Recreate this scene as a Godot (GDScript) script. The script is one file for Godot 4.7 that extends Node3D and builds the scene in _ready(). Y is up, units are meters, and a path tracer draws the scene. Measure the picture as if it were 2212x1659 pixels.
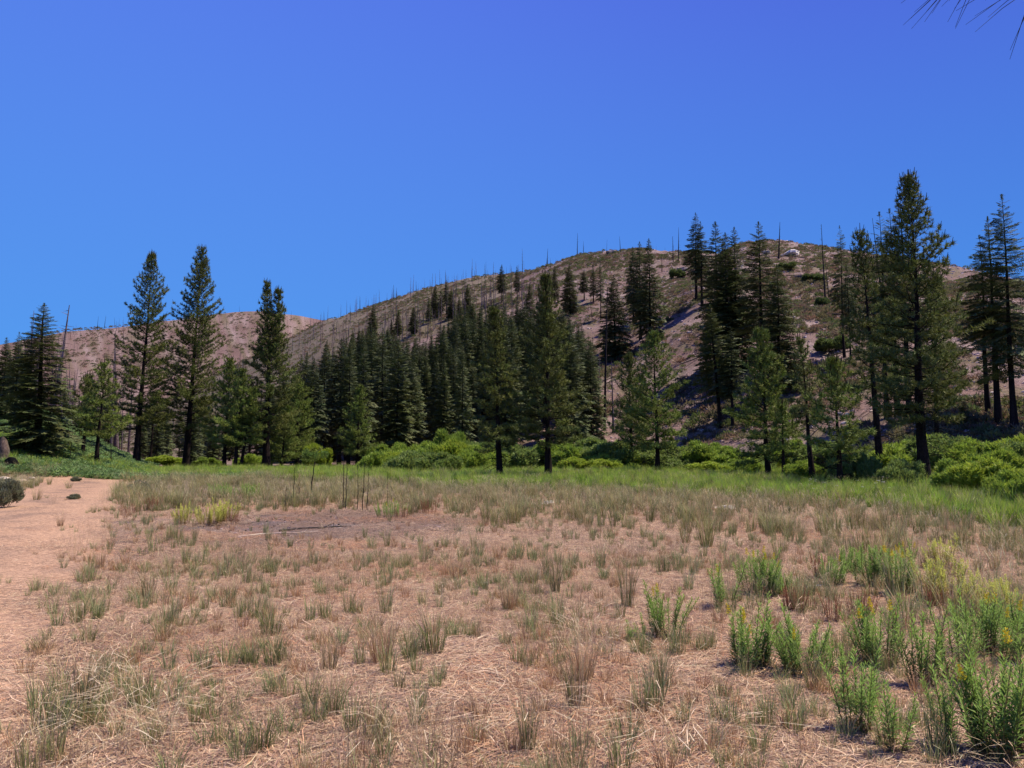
extends Node3D

# ---------- camera geometry (a phone held at eye height, tilted up a little) ----------
const FX := 1663.0
const CX := 1106.0
const CY := 829.5
const EYE := 1.6
const PITCH := 0.0872665

var rng := RandomNumberGenerator.new()
var used := {}
var big := FastNoiseLite.new()
var fine := FastNoiseLite.new()
var patchy := FastNoiseLite.new()
var M := {}
var ridge_h := PackedFloat32Array()
var ridge_c := PackedFloat32Array()
var ridge_f := PackedFloat32Array()
var far_h := PackedFloat32Array()
var far_c := PackedFloat32Array()

# ---------- small helpers ----------
func rf(a: float, b: float) -> float:
	return rng.randf_range(a, b)

func numbered(called: String) -> String:
	var n: int = used.get(called, 0)
	used[called] = n + 1
	return called if n == 0 else "%s_%03d" % [called, n]

func tag(o: Node, label: String, category: String, group := "") -> Node:
	o.set_meta("label", label)
	o.set_meta("category", category)
	if group != "":
		o.set_meta("group", group)
	return o

func thing(called: String, label: String, category: String, at: Vector3, turn := 0.0, group := "") -> Node3D:
	var o := Node3D.new()
	o.name = numbered(called)
	add_child(o)
	o.position = at
	o.rotation.y = turn
	tag(o, label, category, group)
	return o

func part(called: String, mesh: Mesh, parent: Node) -> MeshInstance3D:
	var o := MeshInstance3D.new()
	o.name = called
	o.mesh = mesh
	parent.add_child(o, true)
	return o

func loose(called: String, mesh: Mesh, parent: Node) -> void:
	part(called, mesh, parent).set_meta("kind", "stuff")

func copy_of(proto: Node3D, label: String, group := "") -> Node3D:
	var o: Node3D = proto.duplicate()
	var base: String = proto.get_meta("base_name")
	o.name = numbered(base)
	o.remove_meta("base_name")
	add_child(o)
	tag(o, label, str(proto.get_meta("category")), group)
	return o

func proto_node(called: String, category: String) -> Node3D:
	var o := Node3D.new()
	o.set_meta("base_name", called)
	o.set_meta("category", category)
	return o

func scatter(called: String, mesh: Mesh, places: Array, tints: Array, label: String, category: String) -> void:
	if places.is_empty():
		return
	var mm := MultiMesh.new()
	mm.transform_format = MultiMesh.TRANSFORM_3D
	mm.use_colors = true
	mm.mesh = mesh
	mm.instance_count = places.size()
	for i in places.size():
		mm.set_instance_transform(i, places[i])
		mm.set_instance_color(i, tints[i])
	var o := MultiMeshInstance3D.new()
	o.multimesh = mm
	o.name = numbered(called)
	add_child(o)
	tag(o, label, category)
	o.set_meta("kind", "stuff")

func mat(rough: float, back := 0.0) -> StandardMaterial3D:
	var m := StandardMaterial3D.new()
	m.vertex_color_use_as_albedo = true
	m.roughness = rough
	m.metallic_specular = 0.3
	m.cull_mode = BaseMaterial3D.CULL_DISABLED
	if back > 0.0:
		m.backlight_enabled = true
		m.backlight = Color(back, back, back)
	return m

func shade(c: Color, amount: float) -> Color:
	var k := 1.0 + rf(-amount, amount)
	return Color(c.r * k * (1.0 + rf(-0.4, 0.4) * amount), c.g * k, c.b * k * (1.0 + rf(-0.4, 0.4) * amount))

func lerp_table(t: Array, col: int, x: float) -> float:
	if x <= t[0][0]:
		return t[0][col]
	for i in range(1, t.size()):
		if x <= t[i][0]:
			var k: float = (x - t[i - 1][0]) / (t[i][0] - t[i - 1][0])
			return lerpf(t[i - 1][col], t[i][col], k)
	return t[t.size() - 1][col]

# ---------- photograph pixel (2212 wide) to a direction in the place ----------
func ray(px: float, py: float) -> Vector3:
	var x := (px - CX) / FX
	var y := (CY - py) / FX
	return Vector3(x, y * cos(PITCH) + sin(PITCH), y * sin(PITCH) - cos(PITCH))

func azimuth_of(px: float) -> float:
	return atan2((px - CX) / FX, cos(PITCH) + tan(PITCH) * sin(PITCH))

func climb_of(px: float, py: float) -> float:
	var d := ray(px, py)
	return d.y / Vector2(d.x, d.z).length()

func at_range(az: float, r: float) -> Vector3:
	var p := Vector3(sin(az) * r, 0.0, -cos(az) * r)
	p.y = land(p.x, p.z)
	return p

# first place where the line of sight through a pixel meets the land
func on_land(px: float, py: float, start := 3.0, most := 1000.0) -> Vector3:
	var d := ray(px, py)
	var flat := Vector2(d.x, d.z).length()
	var r := start
	while r < most:
		var p := Vector3(d.x / flat * r, EYE + d.y / flat * r, d.z / flat * r)
		if land(p.x, p.z) >= p.y:
			p.y = land(p.x, p.z)
			return p
		r += 0.1 + r * 0.004
	return at_range(atan2(d.x, -d.z), most)

# ---------- the land ----------
func make_tables() -> void:
	var near := [[-300, 985, 600, 300], [100, 960, 560, 300], [300, 900, 560, 280], [480, 800, 550, 240], [600, 740, 540, 200], [690, 693, 520, 160], [800, 659, 480, 125], [900, 626, 440, 108], [1000, 601, 410, 100], [1060, 593, 390, 96], [1120, 589, 360, 92], [1200, 568, 330, 90], [1260, 548, 315, 88], [1320, 541, 300, 86], [1400, 537, 290, 84], [1480, 542, 275, 82], [1560, 546, 262, 80], [1620, 522, 250, 78], [1700, 516, 240, 76], [1800, 531, 225, 74], [1860, 541, 215, 72], [1950, 553, 205, 70], [2100, 575, 195, 70], [2212, 600, 190, 70], [2500, 660, 180, 70], [3200, 720, 180, 75]]
	var away := [[-900, 820, 700], [-200, 760, 800], [0, 738, 850], [120, 713, 850], [200, 706, 850], [260, 700, 850], [350, 689, 850], [480, 675, 860], [560, 667, 870], [640, 677, 880], [690, 691, 890], [800, 730, 900], [1000, 800, 900], [1400, 900, 900]]
	var n1 := []
	for e in near:
		n1.append([azimuth_of(e[0]), climb_of(e[0], e[1]) * e[2] + EYE, e[2], e[3]])
	var n2 := []
	for e in away:
		n2.append([azimuth_of(e[0]), climb_of(e[0], e[1]) * e[2] + EYE, e[2]])
	for i in 721:
		var az := deg_to_rad(-90.0 + i * 0.25)
		ridge_h.append(lerp_table(n1, 1, az))
		ridge_c.append(lerp_table(n1, 2, az))
		ridge_f.append(lerp_table(n1, 3, az))
		far_h.append(lerp_table(n2, 1, az))
		far_c.append(lerp_table(n2, 2, az))

func pick(a: PackedFloat32Array, az: float) -> float:
	var x := clampf((rad_to_deg(az) + 90.0) * 4.0, 0.0, 719.9)
	var i := int(x)
	return lerpf(a[i], a[i + 1], x - i)

func meadow_level(x: float, z: float) -> float:
	return 0.10 * patchy.get_noise_2d(x * 1.2, z * 1.2) + 0.03 * fine.get_noise_2d(x * 6.0, z * 6.0)

func land(x: float, z: float) -> float:
	var r := sqrt(x * x + z * z)
	var h := meadow_level(x, z) * smoothstep(0.0, 6.0, r)
	if r < 40.0:
		return h
	var az := atan2(x, -z)
	# bank on the side of the track
	var side := smoothstep(-0.42, -0.60, az)
	h += side * 0.135 * (minf(r, 95.0) - 42.0) * smoothstep(40.0, 48.0, r) + side * maxf(r - 95.0, 0.0) * 0.03
	var front := 1.0 - smoothstep(1.05, 1.5, absf(az))
	var hc := pick(ridge_h, az) * front + 14.0 * (1.0 - front)
	var rc := pick(ridge_c, az)
	var r0 := pick(ridge_f, az)
	var k := (r - r0) / (rc - r0)
	var hill := 0.0
	if k > 0.0:
		if k < 1.0:
			hill = hc * pow(k, 1.05)
			var swell := 4.0 * k * (1.0 - k)
			hill += swell * (3.0 * big.get_noise_2d(x, z) + 0.8 * big.get_noise_2d(x * 5.0, z * 5.0))
			hill += 5.0 * exp(-pow((az - 0.26) / 0.085, 2.0) - pow((r - 170.0) / 34.0, 2.0))
			hill -= 3.5 * exp(-pow((az - 0.15) / 0.08, 2.0)) * swell
		else:
			hill = hc * exp(-pow((r - rc) / (0.6 * rc), 2.0))
		hill += 0.35 * fine.get_noise_2d(x * 0.6, z * 0.6) * minf(1.0, k * 8.0)
		hill = maxf(hill, 0.0)
	h = maxf(h, hill) + 0.25 * minf(h, hill)
	if r > 480.0:
		var fh := pick(far_h, az) * front + 20.0 * (1.0 - front)
		var fc := pick(far_c, az)
		var q := (r - 500.0) / (fc - 500.0)
		if q > 0.0:
			var g := fh * pow(minf(q, 1.0), 1.1) if q < 1.0 else fh * exp(-pow((r - fc) / 400.0, 2.0))
			if q < 1.0:
				g += 4.0 * q * (1.0 - q) * 9.0 * big.get_noise_2d(x * 0.35, z * 0.35 + 300.0)
			h = maxf(h, g + 0.8 * big.get_noise_2d(x * 2.0, z * 2.0))
	return h

# ---------- what grows where on the meadow ----------
func track_right(d: float) -> float:
	return lerp_table([[0.0, -1.2], [3.0, -2.1], [5.6, -3.4], [9.7, -5.5], [18.3, -9.6], [38.0, -18.9], [46.0, -22.5]], 1, d)

# 1 on the wheel ruts, less on the strip between them
func on_track(x: float, z: float) -> float:
	var d := -z
	if d > 46.0 or d < -30.0:
		return 0.0
	var off := x - (track_right(d) - 2.0) + 0.55 * patchy.get_noise_2d(x * 9.0, z * 9.0)
	return 1.0 - smoothstep(1.5, 2.3, absf(off))

func green_start(px: float) -> float:
	return lerp_table([[-200, 48.0], [300, 47.0], [700, 42.0], [1000, 33.0], [1300, 31.0], [1600, 27.0], [1900, 21.5], [2212, 16.5], [2600, 13.0]], 1, px)

func px_of(x: float, z: float) -> float:
	return CX + FX * x / maxf(0.1, -z)

func burnt(x: float, z: float) -> float:
	var q := Vector2((x + 3.9) / 3.3, (z + 17.5) / 4.2).length() + 0.35 * patchy.get_noise_2d(x * 8.0, z * 8.0)
	return 1.0 - smoothstep(0.6, 1.15, q)

func lush(x: float, z: float) -> float:
	var d := sqrt(x * x + z * z)
	var g := green_start(px_of(x, z)) + 2.5 * patchy.get_noise_2d(x * 4.0, z * 4.0)
	return smoothstep(g - 1.0, g + 2.5, d)

func olive(x: float, z: float) -> float:
	var d := sqrt(x * x + z * z)
	var g := green_start(px_of(x, z)) * 0.47 + 4.0 * patchy.get_noise_2d(x * 5.0, z * 5.0)
	return smoothstep(g - 2.0, g + 3.5, d) * (1.0 - burnt(x, z))

func ground_color(x: float, z: float, r: float) -> Color:
	var n := patchy.get_noise_2d(x * 10.0, z * 10.0)
	var n2 := patchy.get_noise_2d(x * 40.0 + 90.0, z * 40.0)
	var c := Color(0.34, 0.255, 0.195).lerp(Color(0.225, 0.17, 0.15), clampf(0.5 + n * 1.2, 0, 1))
	c = c.lerp(Color(0.40, 0.225, 0.145), clampf(n2 * 1.4, 0, 0.8))
	c = c.lerp(Color(0.17, 0.13, 0.125), burnt(x, z) * 0.62)
	if r < 90.0:
		c = c.lerp(Color(0.26, 0.21, 0.10), olive(x, z) * 0.5)
		c = c.lerp(Color(0.08, 0.11, 0.035), lush(x, z) * 0.85)
	return c

func hill_color(x: float, z: float, r: float) -> Color:
	var n := big.get_noise_2d(x * 1.5, z * 1.5)
	var n2 := big.get_noise_2d(x * 6.0, z * 6.0)
	var n3 := fine.get_noise_2d(x * 1.5, z * 1.5)
	var c := Color(0.335, 0.22, 0.195).lerp(Color(0.23, 0.14, 0.12), clampf(0.5 + n * 1.3, 0, 1))
	c = c.lerp(Color(0.46, 0.345, 0.32), clampf(n2 * 1.8, 0, 0.8))
	c = c.lerp(Color(0.20, 0.17, 0.085), clampf(n3 * 2.0, 0, 0.75))
	var az := atan2(x, -z)
	if r > 250.0 and az < 0.0 and r < 560.0:
		c = c.lerp(Color(0.20, 0.175, 0.09), 0.55)
	return c

# ---------- mesh building ----------
class Buf:
	var v := PackedVector3Array()
	var n := PackedVector3Array()
	var c := PackedColorArray()

func finish(bufs: Array, mats: Array) -> ArrayMesh:
	var m := ArrayMesh.new()
	for i in bufs.size():
		var b: Buf = bufs[i]
		if b.v.is_empty():
			continue
		var a := []
		a.resize(Mesh.ARRAY_MAX)
		a[Mesh.ARRAY_VERTEX] = b.v
		a[Mesh.ARRAY_COLOR] = b.c
		if b.n.size() == b.v.size():
			a[Mesh.ARRAY_NORMAL] = b.n
		m.add_surface_from_arrays(Mesh.PRIMITIVE_TRIANGLES, a)
		m.surface_set_material(m.get_surface_count() - 1, mats[i])
	return m

func tri(b: Buf, p: Vector3, q: Vector3, s: Vector3, col: Color) -> void:
	b.v.append(p); b.v.append(q); b.v.append(s)
	b.c.append(col); b.c.append(col); b.c.append(col)

func stamp(b: Buf, t: PackedVector3Array, x: Transform3D, col: Color) -> void:
	b.v.append_array(x * t)
	var c := PackedColorArray()
	c.resize(t.size())
	c.fill(col)
	b.c.append_array(c)

func stamp_tinted(b: Buf, t: PackedVector3Array, colors: PackedColorArray, x: Transform3D) -> void:
	b.v.append_array(x * t)
	b.c.append_array(colors)

func along(d: Vector3, roll: float) -> Basis:
	var u := d.cross(Vector3.UP if absf(d.y) < 0.95 else Vector3.RIGHT).normalized().rotated(d, roll)
	return Basis(u, d, u.cross(d))

# a tapered tube along points, with smooth normals
func tube(b: Buf, pts: Array, radii: Array, sides: int, c0: Color, rough := 0.0, vary := 0.0) -> void:
	var rings := []
	var norms := []
	var u := Vector3.ZERO
	for i in pts.size():
		var t: Vector3 = (pts[mini(i + 1, pts.size() - 1)] - pts[maxi(i - 1, 0)]).normalized()
		if i == 0:
			u = t.cross(Vector3.FORWARD if absf(t.z) < 0.9 else Vector3.UP).normalized()
		u = (u - t * u.dot(t)).normalized()
		var w := u.cross(t)
		var ring := PackedVector3Array()
		var nn := PackedVector3Array()
		for j in sides:
			var a := TAU * j / sides
			var d := u * cos(a) + w * sin(a)
			nn.append(d)
			ring.append(pts[i] + d * radii[i] * (1.0 + rf(-rough, rough)))
		rings.append(ring)
		norms.append(nn)
	for i in pts.size() - 1:
		for j in sides:
			var k := (j + 1) % sides
			b.v.append(rings[i][j]); b.v.append(rings[i][k]); b.v.append(rings[i + 1][j])
			b.v.append(rings[i][k]); b.v.append(rings[i + 1][k]); b.v.append(rings[i + 1][j])
			b.n.append(norms[i][j]); b.n.append(norms[i][k]); b.n.append(norms[i + 1][j])
			b.n.append(norms[i][k]); b.n.append(norms[i + 1][k]); b.n.append(norms[i + 1][j])
			var col := shade(c0, vary) if vary > 0.0 else c0
			for q in 6:
				b.c.append(col)

func needle_tuft(count: int, length: float, width: float, spread: float) -> PackedVector3Array:
	var t := PackedVector3Array()
	for i in count:
		var a := rf(0, TAU)
		var s := rf(0.15, spread)
		var d := Vector3(cos(a) * sin(s), cos(s), sin(a) * sin(s))
		var side := d.cross(Vector3(rf(-1, 1), rf(-1, 1), rf(-1, 1))).normalized() * width * 0.5
		var o := Vector3(0, rf(-0.10, 0.02), 0)
		var l := length * rf(0.75, 1.1)
		t.append(o - side); t.append(o + side); t.append(o + d * l + Vector3(0, -0.02, 0))
	return t

var tufts := []
var sprays := []
var far_sprays := []

func fir_spray(twigs: int, leaves: int) -> PackedVector3Array:
	# a flat branch of unit length along +Y, its twigs hung with short needles
	var t := PackedVector3Array()
	for i in twigs:
		var y := 0.12 + 0.88 * (i + rf(0.0, 0.8)) / twigs
		for s: float in [-1.0, 1.0]:
			var l := (0.10 + 0.34 * pow(1.0 - y, 0.75)) * rf(0.75, 1.15)
			var d := Vector3(s * rf(0.7, 0.85), rf(0.45, 0.7), rf(-0.28, 0.05)).normalized()
			var o := Vector3(0, y, -0.10 * y * y)
			for k in leaves:
				var f := (k + 0.5) / leaves
				var p := o + d * l * f
				for e: float in [-1.0, 1.0]:
					var q := (d + Vector3(-d.y, d.x, 0).normalized() * e * 0.9 + Vector3(0, 0, rf(-0.2, 0.35))).normalized()
					var g := Vector3(0, 0, 1).cross(q).normalized().lerp(Vector3(0, 0, 1), rf(0.0, 0.6)) * (0.048 if leaves < 3 else 0.026)
					t.append(p - g); t.append(p + g); t.append(p + q * (0.11 if leaves > 2 else 0.19))
	return t

func make_templates() -> void:
	for i in 6:
		tufts.append(needle_tuft(24, 0.27, 0.034, 1.5))
	for i in 4:
		sprays.append(fir_spray(11, 4))
		far_sprays.append(fir_spray(8, 2))

const BARK := Color(0.050, 0.036, 0.030)
const CHAR := Color(0.022, 0.019, 0.018)

# trunk and crown of a long-needled pine. leaders: sideways offsets of the tops
func pine(h: float, low: float, wide: float, dense: float, green: Color, leaders: Array, bare_limbs: int, base_r: float, lean: Vector3) -> Array:
	var wood := Buf.new()
	var limbs := Buf.new()
	var leaf := Buf.new()
	for li in leaders.size():
		var off: Vector3 = leaders[li]
		var hh := h * (1.0 - 0.04 * li) if leaders.size() > 1 else h
		var split := 0.55
		var wob := Vector3(rf(-1, 1), 0, rf(-1, 1)) * h * 0.006
		var spine := func(f: float) -> Vector3:
			return Vector3(0, f * hh, 0) + lean * f + off * smoothstep(split, 0.85, f) + wob * sin(f * 7.0)
		var pts := []
		var rad := []
		var f0 := 0.0 if li == 0 else split - 0.05
		for i in 15:
			var f := lerpf(f0, 1.0, i / 14.0)
			pts.append(spine.call(f))
			rad.append(base_r * (pow(1.0 - f, 1.25) * 0.92 + 0.02) * (1.0 + 0.45 * exp(-f * h / 0.5)))
		pts[0] = pts[0] - Vector3(0, 0.35 if li == 0 else 0.0, 0)
		tube(wood, pts, rad, 9, BARK, 0.09, 0.35)
		# dead limbs under the crown
		for i in (bare_limbs if li == 0 else 0):
			var f := rf(0.06, low + 0.12)
			var a := rf(0, TAU)
			var l := rf(0.4, 1.0) * wide * 0.95
			var o: Vector3 = spine.call(f)
			var d := Vector3(cos(a), 0, sin(a))
			var droop := rf(0.1, 0.65)
			var w := [o, o + d * l * 0.35 + Vector3(0, 0.06 * l, 0), o + d * l * 0.75 - Vector3(0, droop * l * 0.25, 0), o + d * l - Vector3(0, droop * l * 0.6, 0)]
			tube(limbs, w, [0.022, 0.016, 0.010, 0.004], 3, CHAR)
			for k in 5:
				var s := rf(0.4, 1.0)
				var p: Vector3 = (w[1] as Vector3).lerp(w[3], s)
				tube(limbs, [p, p + Vector3(rf(-1, 1), rf(-1.1, 0.3), rf(-1, 1)).normalized() * rf(0.15, 0.45)], [0.008, 0.003], 3, CHAR)
		var y := maxf(low, split if li > 0 else 0.0)
		var step := 0.29 / h
		while y < 0.985:
			var t := (y - low) / (1.0 - low)
			var prof := pow(1.0 - t, 0.82) * (0.80 + 0.20 * smoothstep(0.0, 0.16, t))
			if leaders.size() > 1 and y > split:
				prof *= 0.75
			var many := rng.randi_range(4, 6)
			var a0 := rf(0, TAU)
			for b in many:
				if rng.randf() > dense:
					continue
				var a := a0 + TAU * b / many + rf(-0.5, 0.5)
				var l := wide * prof * rf(0.5, 1.12) * (1.0 + 0.22 * sin(a * 2.0 + y * 23.0 + wob.x * 40.0)) + 0.15
				var rise := lerpf(-0.12, 0.95, pow(t, 1.4)) + rf(-0.3, 0.3)
				var o: Vector3 = spine.call(y + rf(-0.006, 0.006))
				var d := Vector3(cos(a), rise, sin(a)).normalized()
				var curl := Vector3(0, l * 0.22, 0)
				var p := [o, o + d * l * 0.35, o + d * l * 0.7 + curl * 0.35, o + d * l + curl]
				var thick := 0.010 + 0.011 * l
				tube(limbs, p, [thick, thick * 0.75, thick * 0.5, 0.006], 3, BARK)
				var g := shade(green, 0.22)
				var s := 0.34 if l > 0.8 else 0.15
				var flip := 1.0
				while s < 1.0:
					var q: Vector3 = (p[1] as Vector3).lerp(p[2], clampf((s - 0.35) / 0.35, 0, 1)) if s < 0.7 else (p[2] as Vector3).lerp(p[3], (s - 0.7) / 0.3)
					if s < 0.35:
						q = p[0].lerp(p[1], s / 0.35)
					var out := (p[3] - p[1]).normalized() as Vector3
					var sidew := out.cross(Vector3.UP).normalized() * flip
					flip = -flip
					var td := (out * rf(0.3, 0.9) + sidew * rf(0.4, 1.0) + Vector3(0, rf(0.0, 0.7), 0)).normalized()
					var slim := lerpf(1.05, 0.68, t)
					var tl := rf(0.08, 0.46) * minf(1.0, l * 0.8)
					if tl > 0.24:
						tube(limbs, [q, q + td * tl], [0.008, 0.005], 3, BARK)
						stamp(leaf, tufts[rng.randi() % 6], Transform3D(along((td + Vector3(rf(-0.5, 0.5), 0.3, rf(-0.5, 0.5))).normalized(), rf(0, TAU)).scaled_local(Vector3.ONE * rf(0.75, 1.0) * slim), q + td * tl * 0.55), shade(g, 0.16))
					stamp(leaf, tufts[rng.randi() % 6], Transform3D(along(td, rf(0, TAU)).scaled_local(Vector3.ONE * rf(0.8, 1.15) * slim), q + td * tl), shade(g, 0.16))
					s += rf(0.12, 0.20) / maxf(l, 0.5)
				var tip: Vector3 = (p[3] - p[2]).normalized()
				stamp(leaf, tufts[rng.randi() % 6], Transform3D(along((tip + Vector3(0, 0.5, 0)).normalized(), 0).scaled_local(Vector3(0.85, 1.15, 0.85)), p[3]), shade(g, 0.12))
				# upright candle at the tip
				if t > 0.3:
					tube(limbs, [p[3], p[3] + Vector3(tip.x * 0.1, 0.34, tip.z * 0.1)], [0.022, 0.012], 3, Color(0.075, 0.066, 0.035))
			y += step * rf(0.75, 1.2) * (1.0 - 0.35 * t)
		var top: Vector3 = spine.call(0.985)
		for k in 7:
			stamp(leaf, tufts[rng.randi() % 6], Transform3D(along(Vector3(rf(-0.25, 0.25), 1, rf(-0.25, 0.25)).normalized(), rf(0, 6)).scaled_local(Vector3(0.42, 0.9, 0.42)), top - Vector3(0, k * 0.13 - 0.1, 0)), shade(green, 0.2))
		tube(limbs, [top, top + Vector3(0, 0.55, 0)], [0.03, 0.014], 4, Color(0.075, 0.066, 0.035))
	return [finish([wood], [M.bark]), finish([leaf, limbs], [M.needle, M.bark])]

# trunk and crown of a short-needled fir
func fir(h: float, low: float, wide: float, step_m: float, dense: float, green: Color, set_of: Array, base_r: float) -> Array:
	var wood := Buf.new()
	var leaf := Buf.new()
	var pts := []
	var rad := []
	var wob := Vector3(rf(-1, 1), 0, rf(-1, 1)) * h * 0.004
	for i in 10:
		var f := i / 9.0
		pts.append(Vector3(0, f * h * 0.985 - (0.5 if i == 0 else 0.0), 0) + wob * sin(f * 6.0))
		rad.append(base_r * 0.85 * pow(1.0 - f, 1.2) * (1.0 + 0.4 * exp(-f * h / 0.5)) + 0.015)
	tube(wood, pts, rad, 7, BARK, 0.08, 0.3)
	# snapped bare stubs below the crown
	for i in int(10.0 * low * h / 3.0):
		var f := rf(0.1, low)
		var a := rf(0, TAU)
		var o := Vector3(0, f * h, 0)
		tube(wood, [o, o + Vector3(cos(a), rf(-0.4, 0.1), sin(a)) * rf(0.3, 0.9)], [0.02, 0.006], 3, CHAR)
	var y := low * h
	while y < h - 0.25:
		var t := (y - low * h) / (h * (1.0 - low))
		var prof := (1.0 - t) * 0.62 + 0.42 * pow(1.0 - t, 0.45)
		prof *= 0.72 + 0.28 * smoothstep(0.0, 0.15, t)
		var many := 6 if t < 0.8 else 5
		var a0 := rf(0, TAU)
		var ring := rf(0.85, 1.1)
		for b in many:
			if rng.randf() > dense:
				continue
			var a := a0 + TAU * b / many + rf(-0.3, 0.3)
			var l := maxf(0.18, wide * prof * ring * rf(0.7, 1.12))
			var d := Vector3(cos(a), lerpf(-0.34, 0.75, pow(t, 1.5)) + rf(-0.12, 0.12), sin(a)).normalized()
			var u := d.cross(Vector3.UP).normalized()
			var x := Basis(u, d, u.cross(d)).rotated(d, rf(-0.5, 0.5))
			x = Basis(x.x * rf(0.8, 1.15), x.y, x.z) * Basis.from_scale(Vector3.ONE * l)
			stamp(leaf, set_of[rng.randi() % set_of.size()], Transform3D(x, Vector3(0, y + rf(-0.12, 0.12), 0) + wob * sin(y / h * 6.0)), shade(green, 0.3))
		y += step_m * rf(0.75, 1.25) * (1.0 - 0.35 * t)
	for k in 4:
		stamp(leaf, set_of[0], Transform3D(along(Vector3(rf(-0.1, 0.1), 1, rf(-0.1, 0.1)).normalized(), k * 0.8) * Basis.from_scale(Vector3(0.22, 0.5, 0.22)), Vector3(0, h - 0.5, 0)), shade(green, 0.2))
	return [finish([wood], [M.bark]), finish([leaf], [M.needle])]

func snag(h: float, base_r: float, twigs: int, tone: Color) -> ArrayMesh:
	var b := Buf.new()
	var pts := []
	var rad := []
	var bend := Vector3(rf(-1, 1), 0, rf(-1, 1)) * h * 0.02
	for i in 7:
		var f := i / 6.0
		pts.append(Vector3(0, f * h - (0.5 if i == 0 else 0.0), 0) + bend * f * f)
		rad.append(base_r * (1.0 - f * 0.85))
	tube(b, pts, rad, 5, tone, 0.1, 0.35)
	for i in twigs:
		var f := rf(0.25, 0.97)
		var a := rf(0, TAU)
		var l := rf(0.25, 1.0) * h * 0.10 * (1.15 - f)
		var o := Vector3(0, f * h, 0) + bend * f * f
		tube(b, [o, o + Vector3(cos(a), rf(-0.3, 0.5), sin(a)) * (l + 0.15)], [0.03, 0.008], 3, tone)
	return finish([b], [M.bark])

# a mound of willow leaves on arching stems, unit half-width, height 1
func willow(leaves: int, lobes: int, green: Color, size: float) -> Array:
	var b := Buf.new()
	var wood := Buf.new()
	var centres := []
	for i in lobes:
		var a := rf(0, TAU)
		var q := sqrt(rng.randf()) * 0.74
		centres.append([Vector3(cos(a) * q, rf(0.22, 0.80) * (1.0 - q * 0.5), sin(a) * q), rf(0.15, 0.30)])
	var stems := Buf.new()
	for i in 16:
		var c: Array = centres[i % lobes]
		var e: Vector3 = c[0] + Vector3(rf(-0.2, 0.2), c[1] * rf(0.3, 0.9), rf(-0.2, 0.2))
		var s := Vector3(e.x * 0.2, -0.05, e.z * 0.2)
		tube(stems, [s, s.lerp(e, 0.5) + Vector3(0, 0.06, 0), e], [0.012, 0.008, 0.003], 3, Color(0.10, 0.085, 0.06))
	for i in leaves:
		var c: Array = centres[rng.randi() % lobes]
		var d := Vector3(rf(-1, 1), rf(-0.75, 1), rf(-1, 1)).normalized()
		var p: Vector3 = c[0] + d * c[1] * pow(rng.randf(), 0.38) * Vector3(1, 1.05, 1)
		if p.y < 0.02:
			continue
		var grow := (d * 0.5 + Vector3(rf(-0.7, 0.7), 0.9, rf(-0.7, 0.7))).normalized()
		var col := shade(green, 0.28)
		for k in 3:
			var q := (grow + Vector3(rf(-0.8, 0.8), rf(-0.6, 0.4), rf(-0.8, 0.8))).normalized()
			var w := q.cross(Vector3(rf(-1, 1), rf(-1, 1), rf(-1, 1))).normalized() * 0.018 * size
			var o := p + grow * 0.035 * k * size
			tri(b, o - w, o + w, o + q * 0.10 * size, col)
	return [finish([stems], [M.bark]), finish([b], [M.leaf])]

func ribbon(b: Buf, p0: Vector3, p1: Vector3, p2: Vector3, w: float, col: Color, tip: Color) -> void:
	var s := (p2 - p0).cross(Vector3(rf(-1, 1), rf(-0.6, 0.6), rf(-1, 1)))
	s = (s.normalized() if s.length() > 0.0001 else Vector3.RIGHT) * w * 0.5
	b.v.append_array([p0 - s, p0 + s, p1 - s * 0.8, p0 + s, p1 + s * 0.8, p1 - s * 0.8, p1 - s * 0.8, p1 + s * 0.8, p2])
	b.c.append_array([col, col, col, col, col, col, tip, tip, tip])

func grass_tuft(blades: int, h: float, spread: float, w: float, c0: Color, c1: Color, dry_share: float, dry: Color) -> Buf:
	var b := Buf.new()
	for i in blades:
		var a := rf(0, TAU)
		var q := sqrt(rng.randf()) * spread * 0.30
		var p0 := Vector3(cos(a) * q, -0.01, sin(a) * q)
		var l := h * rf(0.45, 1.1)
		var a2 := a + rf(-0.9, 0.9)
		var o := spread * rf(0.2, 1.0) * l / h
		var p1 := p0 + Vector3(cos(a2) * o * 0.35, l * 0.6, sin(a2) * o * 0.35)
		var p2 := p0 + Vector3(cos(a2) * o, l, sin(a2) * o)
		if rng.randf() < dry_share:
			ribbon(b, p0, p1, p2, w, shade(dry, 0.2), shade(dry, 0.2))
		else:
			ribbon(b, p0, p1, p2, w, shade(c0, 0.2), shade(c1, 0.2))
	return b

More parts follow.
